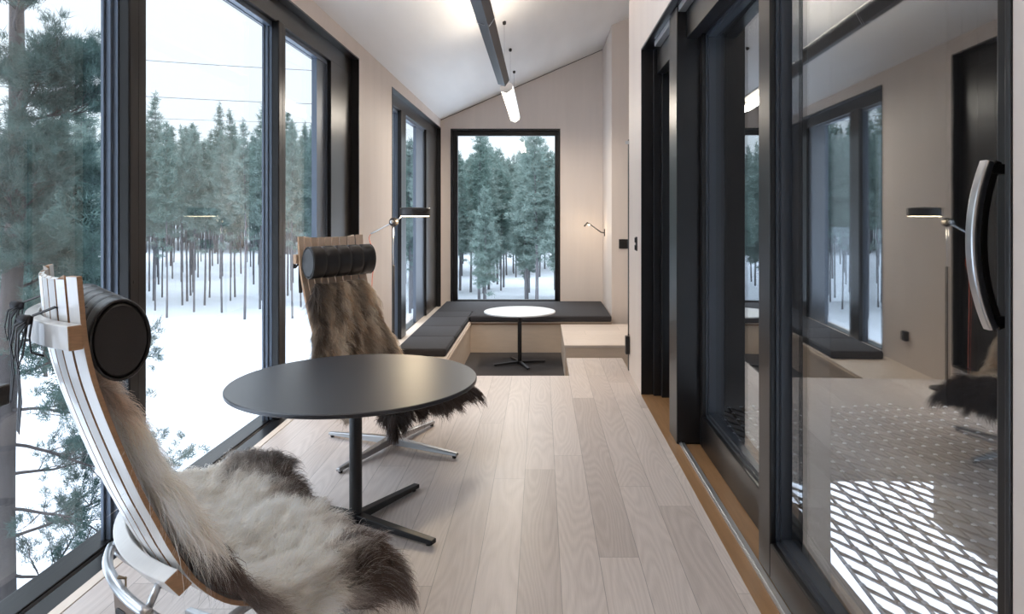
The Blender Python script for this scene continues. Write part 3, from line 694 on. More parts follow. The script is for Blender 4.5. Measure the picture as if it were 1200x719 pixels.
# ------------------------------------------------------------------ sheepskins
def sheepskin(name, chair, label, seed, path, halfw, colfn, count, hair, farflat=False, lift=.02):
    """path: (u, z) outline front surface; halfw(s) -> (right, left); wool strands as tapered ribbons"""
    rng = np.random.default_rng(seed)
    P = np.array(catmull(path, 8)); seg = np.r_[0, np.cumsum(np.linalg.norm(np.diff(P, axis=0), axis=1))]; L = seg[-1]
    def pos(s, t):
        d = s*L; x = np.interp(d, seg, P[:, 0]); z = np.interp(d, seg, P[:, 1])
        x2 = np.interp(np.minimum(d+.01, L), seg, P[:, 0])-np.interp(np.maximum(d-.01, 0), seg, P[:, 0])
        z2 = np.interp(np.minimum(d+.01, L), seg, P[:, 1])-np.interp(np.maximum(d-.01, 0), seg, P[:, 1])
        ln = np.hypot(x2, z2)+1e-9; tx, tz = x2/ln, z2/ln
        nx, nz = -tz, tx                      # towards the sitter
        hr, hl = halfw(s); y = np.where(t < 0, t*hr, t*hl)
        over = np.maximum(0, np.abs(y)-.232)
        k = -.036*(1-np.minimum(1, (y/HW)**2))*.8
        w = lift+.012*np.sin(9*s+3*t)+.010*np.cos(7*t+5*s)
        x = x+nx*(w)+k*np.abs(nx); z = z+nz*w-over*np.where((t > 0) & bool(farflat), -.62, 1.15)*np.clip(nz, .15, 1)-np.abs(k)*np.abs(nz)
        y = np.sign(y)*(np.minimum(np.abs(y), .232)+over*np.where((t > 0) & bool(farflat), 1.0, .65))
        return np.stack([x, y, z], -1), np.stack([nx, 0*nx, nz], -1), np.stack([tx, 0*tx, tz], -1)
    ns, nt = 60, 30
    S, T = np.meshgrid(np.linspace(0, 1, ns), np.linspace(-1, 1, nt), indexing='ij')
    V, N_, _ = pos(S, T)
    edge = np.clip((1-np.abs(T))*6, 0, 1)*np.clip(S*10, 0, 1)*np.clip((1-S)*10, 0, 1)
    top = (V+N_*(.012*edge)[..., None]).reshape(-1, 3); bot = (V-N_*.004).reshape(-1, 3)
    verts = np.concatenate([top, bot]); F = []
    o = ns*nt
    for i in range(ns-1):
        for j in range(nt-1):
            a = i*nt+j; F.append((a, a+1, a+nt+1, a+nt)); F.append((o+a, o+a+nt, o+a+nt+1, o+a+1))
    for i in range(ns-1):
        for j in (0, nt-1): a = i*nt+j; F.append((a, a+nt, o+a+nt, o+a))
    for j in range(nt-1):
        for i in (0, ns-1): a = i*nt+j; F.append((a, a+1, o+a+1, o+a))
    s_all = np.concatenate([S.ravel(), S.ravel()]); t_all = np.concatenate([T.ravel(), T.ravel()])
    cols = colfn(s_all, t_all, rng)*.9
    # strands
    n = count
    s = rng.random(n); t = rng.uniform(-1, 1, n); ne = n//5
    s[:ne//2] = 1-rng.random(ne//2)**2*.05; t[ne//2:ne] = np.sign(t[ne//2:ne])*(1-rng.random(ne-ne//2)**2*.08)
    root, nn, tt = pos(s, t)
    cs, ct = .022/L, .022/.26
    gi = np.floor(s/cs).astype(int); gj = np.floor((t+1)/ct).astype(int); cid = gi*997+gj*13
    def h(k, m):
        x = np.sin(k*12.9898+m*78.233)*43758.5453; return x-np.floor(x)
    cc_s = (gi+.2+.6*h(cid, 1))*cs; cc_t = (gj+.2+.6*h(cid, 2))*ct-1
    croot, cn, ctt = pos(np.clip(cc_s, 0, 1), np.clip(cc_t, -1, 1))
    flow_t = np.sign(t)*(hair.get('side', .25)*np.abs(t)+1.1*np.abs(t)**5)
    # locks flow down the skin, swirl a little and hang at the edges
    lock = np.stack([ctt[:, 0]*1, flow_t+(h(cid, 3)-.5)*1.5, ctt[:, 2]*1], -1)+cn*hair.get('up', .55)+np.stack([(h(cid, 4)-.5)*1.0, (h(cid, 5)-.5)*.9, (h(cid, 6)-.5)*.5], -1)
    lock /= np.linalg.norm(lock, axis=1)[:, None]
    ln = hair['len']*(0.65+.6*h(cid, 7))*(.75+.4*rng.random(n))
    edgef = np.clip(1-(1-np.abs(t))*5, 0, 1)+np.clip(1-(1-s)*12, 0, 1)
    ln = ln*(1+.25*np.clip(edgef, 0, 1))*(1+hair.get('back', 0)*np.exp(-((s-.30)/.16)**2))
    own = nn*.8+tt*.35+rng.normal(0, .5, (n, 3)); own /= np.linalg.norm(own, axis=1)[:, None]
    ctip = croot+lock*ln[:, None]
    free = root+own*ln[:, None]*.9
    cl = hair.get('clump', .72)
    cl = np.where(rng.random((n, 1)) < .15, cl*.3, cl); tip = free*(1-cl)+ctip*cl+rng.normal(0, .0035, (n, 3))
    tip[:, 2] -= .25*ln*(1+np.clip(edgef, 0, 1)*1.3)
    mid = root*.45+tip*.55+(nn*.22+rng.normal(0, .11, (n, 3))+np.stack([h(cid, 11)-.5, h(cid, 12)-.5, h(cid, 13)-.5], -1)*.35)*ln[:, None]
    K = 5; ts = np.linspace(0, 1, K)
    pts = np.stack([root*(1-q)**2+2*q*(1-q)*mid+tip*q*q for q in ts], 1)       # n,K,3
    wv = rng.normal(0, 1, (n, 3)); dirv = pts[:, -1]-pts[:, 0]
    side = np.cross(dirv, wv); side /= np.linalg.norm(side, axis=1)[:, None]+1e-9
    wd = hair['w']*np.array([1, .95, .8, .55, .12])[None, :, None]*(.7+.6*rng.random((n, 1, 1)))
    A = pts-side[:, None, :]*wd/2; B = pts+side[:, None, :]*wd/2
    sv = np.stack([A, B], 2).reshape(-1, 3)                                     # n,K,2
    base = len(verts)+np.arange(n)[:, None]*(2*K)
    q = np.arange(K-1)[None, :]*2
    quad = np.stack([base+q, base+q+1, base+q+3, base+q+2], -1).reshape(-1, 4)
    scol = colfn(s, t, rng); scol = scol*(.90+.25*rng.random((n, 1)))*(.92+.18*h(cid, 9))[:, None]
    vcolr = np.repeat(scol[:, None, :], 2*K, 1)
    tipm = np.repeat(np.linspace(.92, 1.10, K), 2)[None, :, None]; vcolr = np.clip(vcolr*tipm, 0, 1).reshape(-1, 3)
    allv = np.concatenate([verts, sv]); allf = np.concatenate([np.array(F), quad]); allc = np.concatenate([cols, vcolr])
    me = bpy.data.meshes.new(name); me.vertices.add(len(allv)); me.vertices.foreach_set('co', allv.astype(np.float32).ravel())
    me.loops.add(len(allf)*4); me.loops.foreach_set('vertex_index', allf.astype(np.int32).ravel())
    me.polygons.add(len(allf)); me.polygons.foreach_set('loop_start', np.arange(len(allf), dtype=np.int32)*4)
    me.polygons.foreach_set('use_smooth', np.ones(len(allf), bool)); me.update(calc_edges=True)
    at_ = me.color_attributes.new('col', 'FLOAT_COLOR', 'POINT')
    at_.data.foreach_set('color', np.concatenate([allc, np.ones((len(allc), 1))], 1).astype(np.float32).ravel())
    me.materials.append(M['fur'])
    ob = bpy.data.objects.new(name, me); COL.objects.link(ob)
    ob.location = chair.location; ob.rotation_euler = chair.rotation_euler
    tag(ob, label, 'sheepskin'); return ob

def ss(a, b, x): t = np.clip((x-a)/(b-a), 0, 1); return t*t*(3-2*t)
CREAM = np.array((1.0, .955, .90)); TAN = np.array((.62, .46, .35)); DARK = np.array((.085, .055, .045)); GREYB = np.array((.34, .29, .27)); TAUPE = np.array((.58, .48, .41))
def mixc(a, b, f): return a*(1-f[:, None])+b*f[:, None]
def noise2(s, t, k=1.0): return (np.sin(7.1*s*k+2.3*np.sin(3.7*t*k+1))+np.sin(5.3*t*k-4.1*s*k+1.7)+np.sin(11*s*k+8*t*k))/3
def col1(s, t, rng):
    n = len(s); j = noise2(s, t, 1.6)*.035+.02*np.sin(23*t+9*s); c = np.tile(CREAM, (n, 1))
    s = s+j
    # s: 0 top of the back ... crook about .48 ... 1 front edge;   t: -1 camera side
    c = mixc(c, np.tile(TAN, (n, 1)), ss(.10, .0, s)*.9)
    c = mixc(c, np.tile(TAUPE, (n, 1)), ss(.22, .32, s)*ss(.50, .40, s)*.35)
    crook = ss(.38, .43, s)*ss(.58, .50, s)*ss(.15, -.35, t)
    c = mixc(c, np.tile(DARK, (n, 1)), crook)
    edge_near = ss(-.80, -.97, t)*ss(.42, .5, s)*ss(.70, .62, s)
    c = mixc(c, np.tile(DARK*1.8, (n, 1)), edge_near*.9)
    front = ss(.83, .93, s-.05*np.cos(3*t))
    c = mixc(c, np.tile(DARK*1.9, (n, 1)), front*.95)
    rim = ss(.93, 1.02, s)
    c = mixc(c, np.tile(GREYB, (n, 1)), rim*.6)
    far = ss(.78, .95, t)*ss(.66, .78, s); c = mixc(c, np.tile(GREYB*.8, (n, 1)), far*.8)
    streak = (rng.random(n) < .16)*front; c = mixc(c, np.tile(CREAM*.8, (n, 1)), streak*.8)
    return c
def hw1(s):
    back = .17+.04*ss(0, .3, s)
    r = back+ss(.45, .75, s)*(.10+.02*np.sin(s*30))-ss(.95, 1, s)*.06
    l = back+ss(.42, .62, s)*(.21+.02*np.sin(s*26))-ss(.88, 1, s)*.10
    return r, l
path1 = [(-.458, .905), (-.425, .81), (-.390, .71), (-.352, .61), (-.308, .51), (-.252, .42), (-.182, .355), (-.095, .328), (0, .328), (.09, .342), (.14, .350), (.175, .338), (.198, .30), (.208, .262)]
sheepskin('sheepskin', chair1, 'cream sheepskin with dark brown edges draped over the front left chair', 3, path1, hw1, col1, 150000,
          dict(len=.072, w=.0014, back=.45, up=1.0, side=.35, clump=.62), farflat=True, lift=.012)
def col2(s, t, rng):
    n = len(s); a = noise2(s, t, 1.8); b_ = noise2(t*.9+3, s*1.4, 2.6)
    c = np.tile(np.array((.52, .43, .34)), (n, 1))
    c = mixc(c, np.tile(np.array((.92, .83, .72)), (n, 1)), ss(-.15, .45, a)*.9)
    c = mixc(c, np.tile(np.array((.66, .46, .28)), (n, 1)), ss(.1, .6, b_)*.7)
    c = mixc(c, np.tile(DARK*1.2, (n, 1)), ss(-.25, -.65, a)*.75)
    c = mixc(c, np.tile(DARK*.9, (n, 1)), ss(-.4, -.85, t)*ss(.45, .0, s)*.9)
    c = mixc(c, np.tile(DARK*1.1, (n, 1)), ss(.72, .86, s))
    return c
def hw2(s):
    b_ = .15+.13*ss(0, .35, s); return b_+.03*np.sin(s*21)+.04, b_+.02*np.sin(s*17+1)-.01
path2 = [(-.42, .895), (-.39, .81), (-.36, .71), (-.33, .61), (-.29, .51), (-.24, .425), (-.17, .37), (-.09, .345), (0, .345), (.09, .357), (.16, .362), (.23, .375), (.29, .36), (.34, .315)]
sheepskin('sheepskin', chair2, 'shaggy brown and grey sheepskin draped over the chair behind the table', 8, path2, hw2, col2, 60000,
          dict(len=.075, w=.0024, up=.60, side=.35, clump=.75), lift=.018)

# ------------------------------------------------------------------ lamps
def floor_lamp():
    Y = 5.10; base = at(461, VY, Y); r = empty('floor_lamp', (base.x, Y, 0)); tag(r, 'slim floor lamp with black disc shade and red cord beside the bench', 'lamp')
    inv = Matrix.Translation((-base.x, -Y, 0)); ball = at(461.5, 260, Y); head = at(486.5, 249, Y-.0); tail = at(434.5, 274, Y+.02)
    m = MB(); m.lathe([(.115, 0), (.115, .008), (.02, .014), (.012, .02)], 40); m.build('base', M['lampblack'], r, autos=True)
    m = MB(); m.lathe([(.010, .015), (.010, .90), (.007, .905)], 16); m.build('lower_pole', M['lampblack'], r)
    m = MB(); m.lathe([(.0045, .9), (.0045, ball.z)], 12); m.build('upper_pole', M['steel'], r)
    m = MB(); m.tube([tail, tail.lerp(ball, .5), ball, ball.lerp(at(469, 256, Y), .8), at(470, 253, Y)], .0055, 10); m.xf(inv).build('arm', M['steel'], r)
    m = MB(); c = ball
    m.lathe([(.004, -.034), (.024, -.028), (.034, -.010), (.034, .012), (.022, .028), (.004, .032)], 24); m.xf(Matrix.Translation(c) @ Matrix.Rotation(PI/2, 4, 'X')); m.xf(inv); j = m.build('joint', M['lampblack'], r, autos=True)
    m = MB(); m.lathe([(.013, .0), (.013, .006), (.006, .010)], 20); m.xf(Matrix.Translation(c+Vector((-.008, -.034, .002))) @ Matrix.Rotation(PI/2, 4, 'X')); m.xf(inv).build('knob', M['steel'], j, autos=True)
    m = MB(); R = .114
    m.lathe([(R-.004, -.024), (R, -.022), (R, .030), (R-.006, .036), (.02, .040), (.004, .041)], 48); s = m.build('lamp_shade', M['lampblack'], r, loc=(head.x-base.x, 0, head.z), autos=True)
    m = MB(); m.lathe([(.004, -.030), (R-.016, -.030), (R-.008, -.026), (R-.008, -.0245), (.004, -.0245)], 48); m.build('light_disc', M['disc'], s)
    la = bpy.data.lights.new('lamp_light', 'AREA'); la.shape = 'DISK'; la.size = .2; la.energy = 7; la.color = (1, .78, .52)
    lo = bpy.data.objects.new('lamp_light', la); COL.objects.link(lo); lo.parent = s; lo.location = (0, 0, -.034)
    m = MB(); t0 = tail
    cp = [t0, t0+Vector((-.012, 0, -.035)), at(436, 290, Y), at(440, 306, Y), at(436.5, 322, Y), at(436, 345, Y), at(437, 400, Y), at(439, 470, Y), Vector((base.x-.06, Y, .01)), Vector((base.x-.01, Y, .012))]
    m.tube(catmull([tuple(p) for p in cp], 6), .0028, 6); m.xf(inv).build('cord', M['red'], r)
floor_lamp()

def wall_lamp():
    Y = 10.45; b = Vector((SX, Y, H-(272-VY)/FPX*Y)); r = empty('wall_lamp', b); tag(r, 'small black swing-arm reading lamp on the far right wall over the mattress', 'lamp')
    m = MB(); m.box(-.014, .0, -.022, .022, -.06, .05); m.build('wall_plate', M['lampblack'], r, bevel=.003)
    e = Vector((-.235, 0, .125)); k = Vector((-.06, 0, .0))
    m = MB(); m.tube([(-.01, 0, -.01), k, e], .0095, 10); m.build('arm', M['lampblack'], r)
    m = MB(); m.tube([e, e+Vector((-.035, -.01, .02)), e+Vector((-.085, -.02, -.032))], [.013, .015, .013], 12); s = m.build('spot_head', M['lampblack'], r)
    m = MB(); m.lathe([(.004, 0), (.014, .004), (.014, .010), (.004, .014)], 16, c=tuple(e+Vector((-.012, -.012, -.018)))); m.build('bulb', M['bulb'], s)
    la = bpy.data.lights.new('reading_light', 'POINT'); la.energy = 2.2; la.shadow_soft_size = .03; la.color = (1, .78, .52)
    lo = bpy.data.objects.new('reading_light', la); COL.objects.link(lo); lo.parent = r; lo.location = (-.25, -.08, .05)
wall_lamp()

def ceiling_lamps():
    zl = 2.62
    def hexa(z0, dz): return [(-.447, z0+.012), (-.372, z0-.010), (-.328, z0+.055), (-.345, z0+dz), (-.43, z0+dz)]
    y0, y1 = -1.6, 7.05
    r = empty('linear_lamp', (-.39, 2.7, zl)); tag(r, 'long anthracite beam lamp hanging along the sloping ceiling', 'ceiling lamp')
    inv = Matrix.Translation((.39, -2.7, -zl))
    m = MB(); m.prism(hexa(zl, .095), y0, y1); m.xf(inv).build('housing', M['beam'], r, bevel=.003)
    for yy in (3.35, 4.75):
        m = MB()
        m.tube([(-.455, yy, zl+.055), (-.452, yy, zl+.010), (-.40, yy+.02, zl-.004)], .0022, 6).tube([(-.365, yy+.02, zl-.012), (-.322, yy, zl+.045), (-.325, yy, zl+.085)], .0022, 6)
        m.xf(inv).build('clip', M['track'], r)
    m = MB(); m.box(-.425, -.350, y0+.03, y1-.03, zl+.0955, zl+.100); m.xf(inv).build('uplight_strip', M['tubehot'], r)
    la = bpy.data.lights.new('uplight', 'AREA'); la.shape = 'RECTANGLE'; la.size = .08; la.size_y = y1-y0-.1; la.energy = UPLIGHT_W; la.color = (1, .88, .74)
    lo = bpy.data.objects.new('uplight', la); COL.objects.link(lo); lo.parent = r; lo.rotation_euler = (PI, 0, 0); lo.location = (0, (y0+y1)/2-2.7, .115)
    r2 = empty('linear_lamp', (-.37, 8.5, zl)); tag(r2, 'lit bare fluorescent lamp hanging beyond the dark beam', 'ceiling lamp')
    inv = Matrix.Translation((.37, -8.5, -zl)); ya, yb = 7.35, 9.78
    def tube(xx, dz): m = MB(); m.tube([(xx, ya+.04, zl+dz), (xx, yb-.04, zl+dz)], .019, 14); m.xf(inv).build('light_tube', M['tube'], r2)
    tube(-.420, .02); tube(-.372, -.0); tube(-.330, .03)
    m = MB(); m.prism([(-.44, zl+.045), (-.30, zl+.052), (-.32, zl+.085), (-.42, zl+.085)], ya, yb); m.xf(inv).build('housing', M['track'], r2)
    for yy in (ya, yb-.02):
        m = MB(); m.prism([(-.447, zl), (-.375, zl-.024), (-.31, zl+.02), (-.31, zl+.05), (-.44, zl+.05)], yy, yy+.022); m.xf(inv).build('end_cap', M['track'], r2)
    la = bpy.data.lights.new('downlight', 'AREA'); la.shape = 'RECTANGLE'; la.size = .14; la.size_y = 2.3; la.energy = DOWNLIGHT_W; la.color = (1, .90, .77)
    lo = bpy.data.objects.new('downlight', la); COL.objects.link(lo); lo.parent = r2; lo.location = (0, .06, -.045)
    for px, py in ((591, 25), (598, 57), (602.5, 83)):
        rx = (px-VX)/(VY-py); zz = (ZC-SL*XL-H)/(1-SL*rx); X = rx*zz; Y = FPX*zz/(VY-py)      # point on the sloping ceiling
        w = empty('suspension_wire', (X, Y, H+zz)); 
        lab = {591: 'nearest black ceiling cup above the beam lamp', 598: 'middle black ceiling cup with a thin wire', 602.5: 'farthest black ceiling cup whose wire holds the lit lamp'}[px]
        tag(w, lab, 'wire', 'ceiling suspension points')
        m = MB(); m.lathe([(.018, .0), (.020, -.014), (.017, -.032), (.006, -.038)], 20); m.build('ceiling_cup', M['lampblack'], w, autos=True)
        m = MB(); m.tube([(0, 0, -.036), (0, 0, (zl+.09 if px > 600 else zl+.15)-(H+zz))], .0018 if px > 600 else .0009, 6); m.build('wire', M['cable'], w)
    m = None
ceiling_lamps()

# ------------------------------------------------------------------ outside: ground, trees, wires
GZ = -6.7
g = MB(); nx_, ny_ = 80, 80
rng = random.Random(5); vs = []; 
for i in range(nx_+1):
    for j in range(ny_+1):
        x = -190+330*i/nx_; y = -90+280*j/ny_
        z = GZ+.25*math.sin(x*.11+1)+.2*math.sin(y*.13+x*.05)+rng.uniform(-.06, .06)
        d = math.hypot(x, y); z += max(0, d-95)*.035
        vs.append((x, y, z))
g.add(vs, [(i*(ny_+1)+j, (i+1)*(ny_+1)+j, (i+1)*(ny_+1)+j+1, i*(ny_+1)+j+1) for i in range(nx_) for j in range(ny_)], True)
struct('ground', g, M['snow'], label='snow covered ground below the house', cat='ground')

def np_mesh(name, V, F3, mats, mi=None):
    me = bpy.data.meshes.new(name); k = F3.shape[1]
    me.vertices.add(len(V)); me.vertices.foreach_set('co', V.astype(np.float32).ravel())
    me.loops.add(F3.size); me.loops.foreach_set('vertex_index', F3.astype(np.int32).ravel())
    me.polygons.add(len(F3)); me.polygons.foreach_set('loop_start', np.arange(len(F3), dtype=np.int32)*k)
    me.update(calc_edges=True)
    for m in mats: me.materials.append(m)
    return me

def tufts(C, D, ln, wd, per, rng, spread=.9):
    """needle sprays: per triangles around each centre C, directed roughly along D"""
    n = len(C); c = np.repeat(C, per, 0); d = np.repeat(D, per, 0)+rng.normal(0, spread, (n*per, 3))
    d /= np.linalg.norm(d, axis=1)[:, None]; L = ln*(.6+.8*rng.random((n*per, 1)))
    s = np.cross(d, rng.normal(0, 1, (n*per, 3))); s /= np.linalg.norm(s, axis=1)[:, None]
    c = c+rng.normal(0, ln*.25, c.shape)
    V = np.stack([c-s*wd, c+s*wd, c+d*L], 1).reshape(-1, 3); F = np.arange(n*per*3).reshape(-1, 3)
    return V, F

def pine_proto(seed, h, crown0, rw, dens, barkm, folm, name, shape=1.0, thin=.8):
    """forest pine: bare lower trunk, whorled branches in a narrow crown"""
    rng = np.random.default_rng(seed); R = random.Random(seed)
    root = empty(name)
    m = MB(); pts = [(0, 0, -.6)]; k = 9
    lean = R.uniform(-.15, .15)
    for i in range(k+1): a = i/k; pts.append((lean*a*a+.06*math.sin(a*5+seed), .06*math.cos(a*4), h*a))
    m.tube(pts, [.145*thin*(h/15)]+[.14*thin*(h/15)*(1-a*.93) for a in np.linspace(0, 1, k+1)], 7)
    C = []; D = []
    z = h*crown0*.72
    while z < h*.985:
        f = (z/h-crown0)/(1-crown0); nb = 2 if f < 0 else R.randint(4, 6)
        for b_ in range(nb):
            a = R.uniform(0, 2*PI)
            rad = rw*(max(0.05, 1-f)**(.75*shape)*min(1, .55+2.5*max(0, f)))*R.uniform(.7, 1.15) if f > 0 else rw*R.uniform(.3, .7)
            up = .15+.5*max(f, 0)-.25*(1-max(f, 0))
            d = np.array((math.cos(a), math.sin(a), up)); p0 = np.array((lean*(z/h)**2, 0, z)); p1 = p0+d*rad
            m.tube([tuple(p0), tuple(p0*.5+p1*.5+np.array((0, 0, -.04*rad))), tuple(p1)], [.022, .014, .004], 3, cap=False)
            if f < 0 and R.random() < .75: continue
            q = max(2, int(dens*rad*5)); tpar = rng.uniform(.25, 1.05, q)[:, None]
            c = p0+(p1-p0)*tpar; c = c+rng.normal(0, .09+.10*rad, (q, 3))*np.array((1, 1, .45)); C.append(c); D.append(np.tile(d*.7+np.array((0, 0, .25)), (q, 1)))
        z += h*.022*R.uniform(.8, 1.3)
    m.build('trunk', barkm, root)
    C = np.concatenate(C); D = np.concatenate(D)
    C = np.concatenate([C, np.array([[lean, 0, h+v] for v in (-.5, -.3, -.15, 0)])]); D = np.concatenate([D, np.tile([0, 0, 1.], (4, 1))])
    V, F = tufts(C, D, .32, .026, 10, rng)
    me = np_mesh('foliage', V, F, [folm]); o = bpy.data.objects.new('foliage', me); COL.objects.link(o); o.parent = root
    return root
protos = [pine_proto(11+i, hh, c0, rw, dn, M['barkfar'], M['foliage'], 'pine_tree', sh) for i, (hh, c0, rw, dn, sh) in enumerate(
    ((17, .34, 1.75, 2.6, 1.0), (15, .28, 1.6, 2.8, .8), (18.5, .40, 1.9, 2.4, 1.2), (14, .25, 1.5, 2.8, .9), (16, .42, 1.8, 2.6, .7)))]
protosL = [pine_proto(41+i, hh, c0, rw, dn, M['barkfar'], M['foliage'], 'pine_tree', sh, .62) for i, (hh, c0, rw, dn, sh) in enumerate(
    ((17, .50, 1.5, 2.2, 1.1), (15.5, .46, 1.4, 2.3, .9), (18.5, .54, 1.6, 2.1, 1.2), (14.5, .48, 1.3, 2.3, 1.0)))]
used = [False]*5; usedL = [False]*4
rt = random.Random(77)
def ground_z(x, y): return GZ+.25*math.sin(x*.11+1)+.2*math.sin(y*.13+x*.05)+max(0, math.hypot(x, y)-95)*.035
def where(px, d, zone):
    row = 'front row' if d < 66 else ('middle rows' if d < 92 else 'back rows')
    if zone == 'L':
        pane = ('first, leftmost pane' if px < 140 else 'wide second pane' if px < 320 else 'narrow third pane' if px < 392 else 'window by the bench')
        return 'pine in the %s of the forest through the %s' % (row, pane), 'pines %s %s' % (row, pane)
    side = 'left' if px < 572 else 'middle' if px < 612 else 'right'
    return 'haze-pale pine in the %s, seen in the %s part of the far window' % (row, side), 'far window pines %s %s' % (row, side)
def ground_z(x, y): return GZ+.25*math.sin(x*.11+1)+.2*math.sin(y*.13+x*.05)+max(0, math.hypot(x, y)-95)*.035
def plant(x, y, s, zone):
    P_, u_ = (protosL, usedL) if zone == 'L' else (protos, used)
    k = rt.randrange(len(P_)); o = P_[k]
    if u_[k]: o = copy_tree(P_[k])
    u_[k] = True
    o.location = (x, y, ground_z(x, y)); o.rotation_euler = (0, 0, rt.uniform(0, 6.28)); wd_ = s*rt.uniform(.85, 1.15)*(1.22 if zone == 'F' else 1.0); o.scale = (wd_, wd_, s)
    lb = where(VX+x/y*FPX, y, zone); tag(o, lb[0], 'tree', lb[1]); return k
# left forest: stand of pines beyond a snowy clearing
placed = []
def spot(lo, hi, d0, d1, pw, gap):
    for _ in range(40):
        px = rt.uniform(lo, hi); d = d0+(d1-d0)*rt.random()**pw; x = (px-VX)/FPX*d
        if all((x-a)**2+(d-b_)**2 > gap*gap for a, b_ in placed): break
    placed.append((x, d)); return x, d
for i in range(190):
    x, d = spot(-90, 405, 53, 104 if i > 40 else 68, 1.0, 1.9)
    plant(x, d, rt.uniform(.80, 1.03) if d < 80 else rt.uniform(.92, 1.16), 'L')
for i in range(106):
    x, d = spot(440, 745, 50, 106, 1.0, 1.9)
    plant(x, d, rt.uniform(.69, .90)+max(0, d-75)*.0035, 'F')
# the rest of the forest further back: beyond counting
def far_forest():
    src = []
    for p in protos:
        tv = []; 
        for ch in p.children:
            me = ch.data; v = np.empty(len(me.vertices)*3, np.float32); me.vertices.foreach_get('co', v)
            v = v.reshape(-1, 3)
            if ch.name.startswith('foliage'):
                t3 = v.reshape(-1, 3, 3)[::5].copy(); c = t3.mean(1, keepdims=True); t3 = c+(t3-c)*2.1; tv.append(t3)
        src.append(tv[0])
    out = []; trk = MB()
    for i in range(760):
        px = -200+980*((i*.6180339) % 1); d = 113+40*rt.random(); x = (px-VX)/FPX*d; k = rt.randrange(5); a = rt.uniform(0, 6.28); s = rt.uniform(.85, 1.15)
        t3 = src[k]; ca, sa = math.cos(a), math.sin(a)
        X = (t3[..., 0]*ca-t3[..., 1]*sa)*s+x; Y = (t3[..., 0]*sa+t3[..., 1]*ca)*s+d; Z = t3[..., 2]*s+ground_z(x, d)
        out.append(np.stack([X, Y, Z], -1).reshape(-1, 3)); g0 = ground_z(x, d)
        trk.tube([(x, d, g0-.3), (x, d, g0+7*s)], [.15, .10], 4, cap=False)
    V = np.concatenate(out); me = np_mesh('distant_forest', V, np.arange(len(V)).reshape(-1, 3), [M['foliage']])
    me.materials.append(M['barkfar']); bm = bmesh.new(); bm.from_mesh(me)
    t_me = bpy.data.meshes.new('t'); t_me.from_pydata(trk.v, [], trk.f); n0 = len(bm.faces); bm.from_mesh(t_me); bm.faces.ensure_lookup_table()
    for f in bm.faces[n0:]: f.material_index = 1
    bm.to_mesh(me); bm.free(); bpy.data.meshes.remove(t_me)
    o = bpy.data.objects.new('distant_forest', me); COL.objects.link(o); tag(o, 'dense haze-pale forest rising far behind the countable pines', 'forest', None, 'stuff')
far_forest()

def big_pine():
    """the tall pine close to the window: trunk, boughs and needle tufts"""
    Yt = 8.3; R = random.Random(4); rng = np.random.default_rng(4)
    bx, tx = (2-VX)/FPX*Yt, (22-VX)/FPX*Yt
    r = empty('pine_tree', (bx, Yt, GZ)); tag(r, 'tall rough-barked pine close outside the left window at the picture edge', 'tree')
    def T(z): f = (z-(-3.6))/(3.9+3.6); return np.array((bx+(tx-bx)*f, Yt+.05*math.sin(z), z))
    m = MB(); zs = np.linspace(GZ-.3, 5.6, 22); m.tube([tuple(T(z)) for z in zs], [.155-.10*(k/21)**1.5 for k in range(22)], 14)
    inv = Matrix.Translation((-bx, -Yt, -GZ)); m.xf(inv).build('trunk', M['bark'], r)
    br = MB(); C = []; D = []
    def bough(p0, d, ln, rad, depth):
        n = 7; pts = [np.array(p0)]; d = np.array(d, float); d /= np.linalg.norm(d)
        for i in range(n):
            d = d+rng.normal(0, .13, 3)+np.array((0, 0, .05 if depth else .03)); d /= np.linalg.norm(d); pts.append(pts[-1]+d*ln/n)
        br.tube([tuple(p) for p in pts], [rad*.85*(1-.85*i/n) for i in range(n+1)], 5 if depth < 2 else 3, cap=False)
        if depth < 2:
            for i in range(2, n+1):
                for s in range(2 if depth == 0 else 2):
                    q = pts[i]; sd = d+rng.normal(0, .75, 3)*np.array((1, 1, .55)); bough(q, sd, ln*R.uniform(.28, .45), rad*.4*(1-.4*i/n), depth+1)
        if depth >= 1 and R.random() < (.62 if depth == 2 else .9):
            tip = pts[-1]
            for q in ((1.0,) if depth == 2 else (1.0, .8)):
                for _ in range(4): C.append(tip+(pts[-2]-tip)*R.random()*1.6*(1 if q == 1 else 2)+rng.normal(0, .02, 3)); D.append(d*1.0+np.array((0, 0, .2)))
    heights = [-4.2, -3.6, -3.1, -2.7, -2.3, -1.9, -1.5, -1.1, -.7, -.3, 0, .35, .7, 1.0, 1.3, 1.6, 1.9, 2.15, 2.4, 2.65, 2.9, 3.2, 3.5, 3.8, 4.1]
    for z in heights:
        dense = z > .6
        for s in range(2 if dense and R.random() < .5 else 1):
            a = R.uniform(-.9, 1.1)
            up = (.42 if z > 1.5 else .18) if R.random() < .7 else -.12
            ln = R.uniform(1.2, 1.9) if z < .2 else R.uniform(.75, 1.12)
            if not dense: ln *= .95
            bough(T(z), (math.cos(a), math.sin(a), up), ln, .028, 0)
    br.xf(inv).build('boughs', M['bark'], r)
    C = np.array(C); D = np.array(D); print('tufts', len(C))
    V, F = tufts(C, D, .085, .0035, 13, rng, .62)
    V = V-np.array((bx, Yt, GZ)); me = np_mesh('foliage', V, F, [M['foliagenear']]); o = bpy.data.objects.new('foliage', me); COL.objects.link(o); o.parent = r
big_pine()
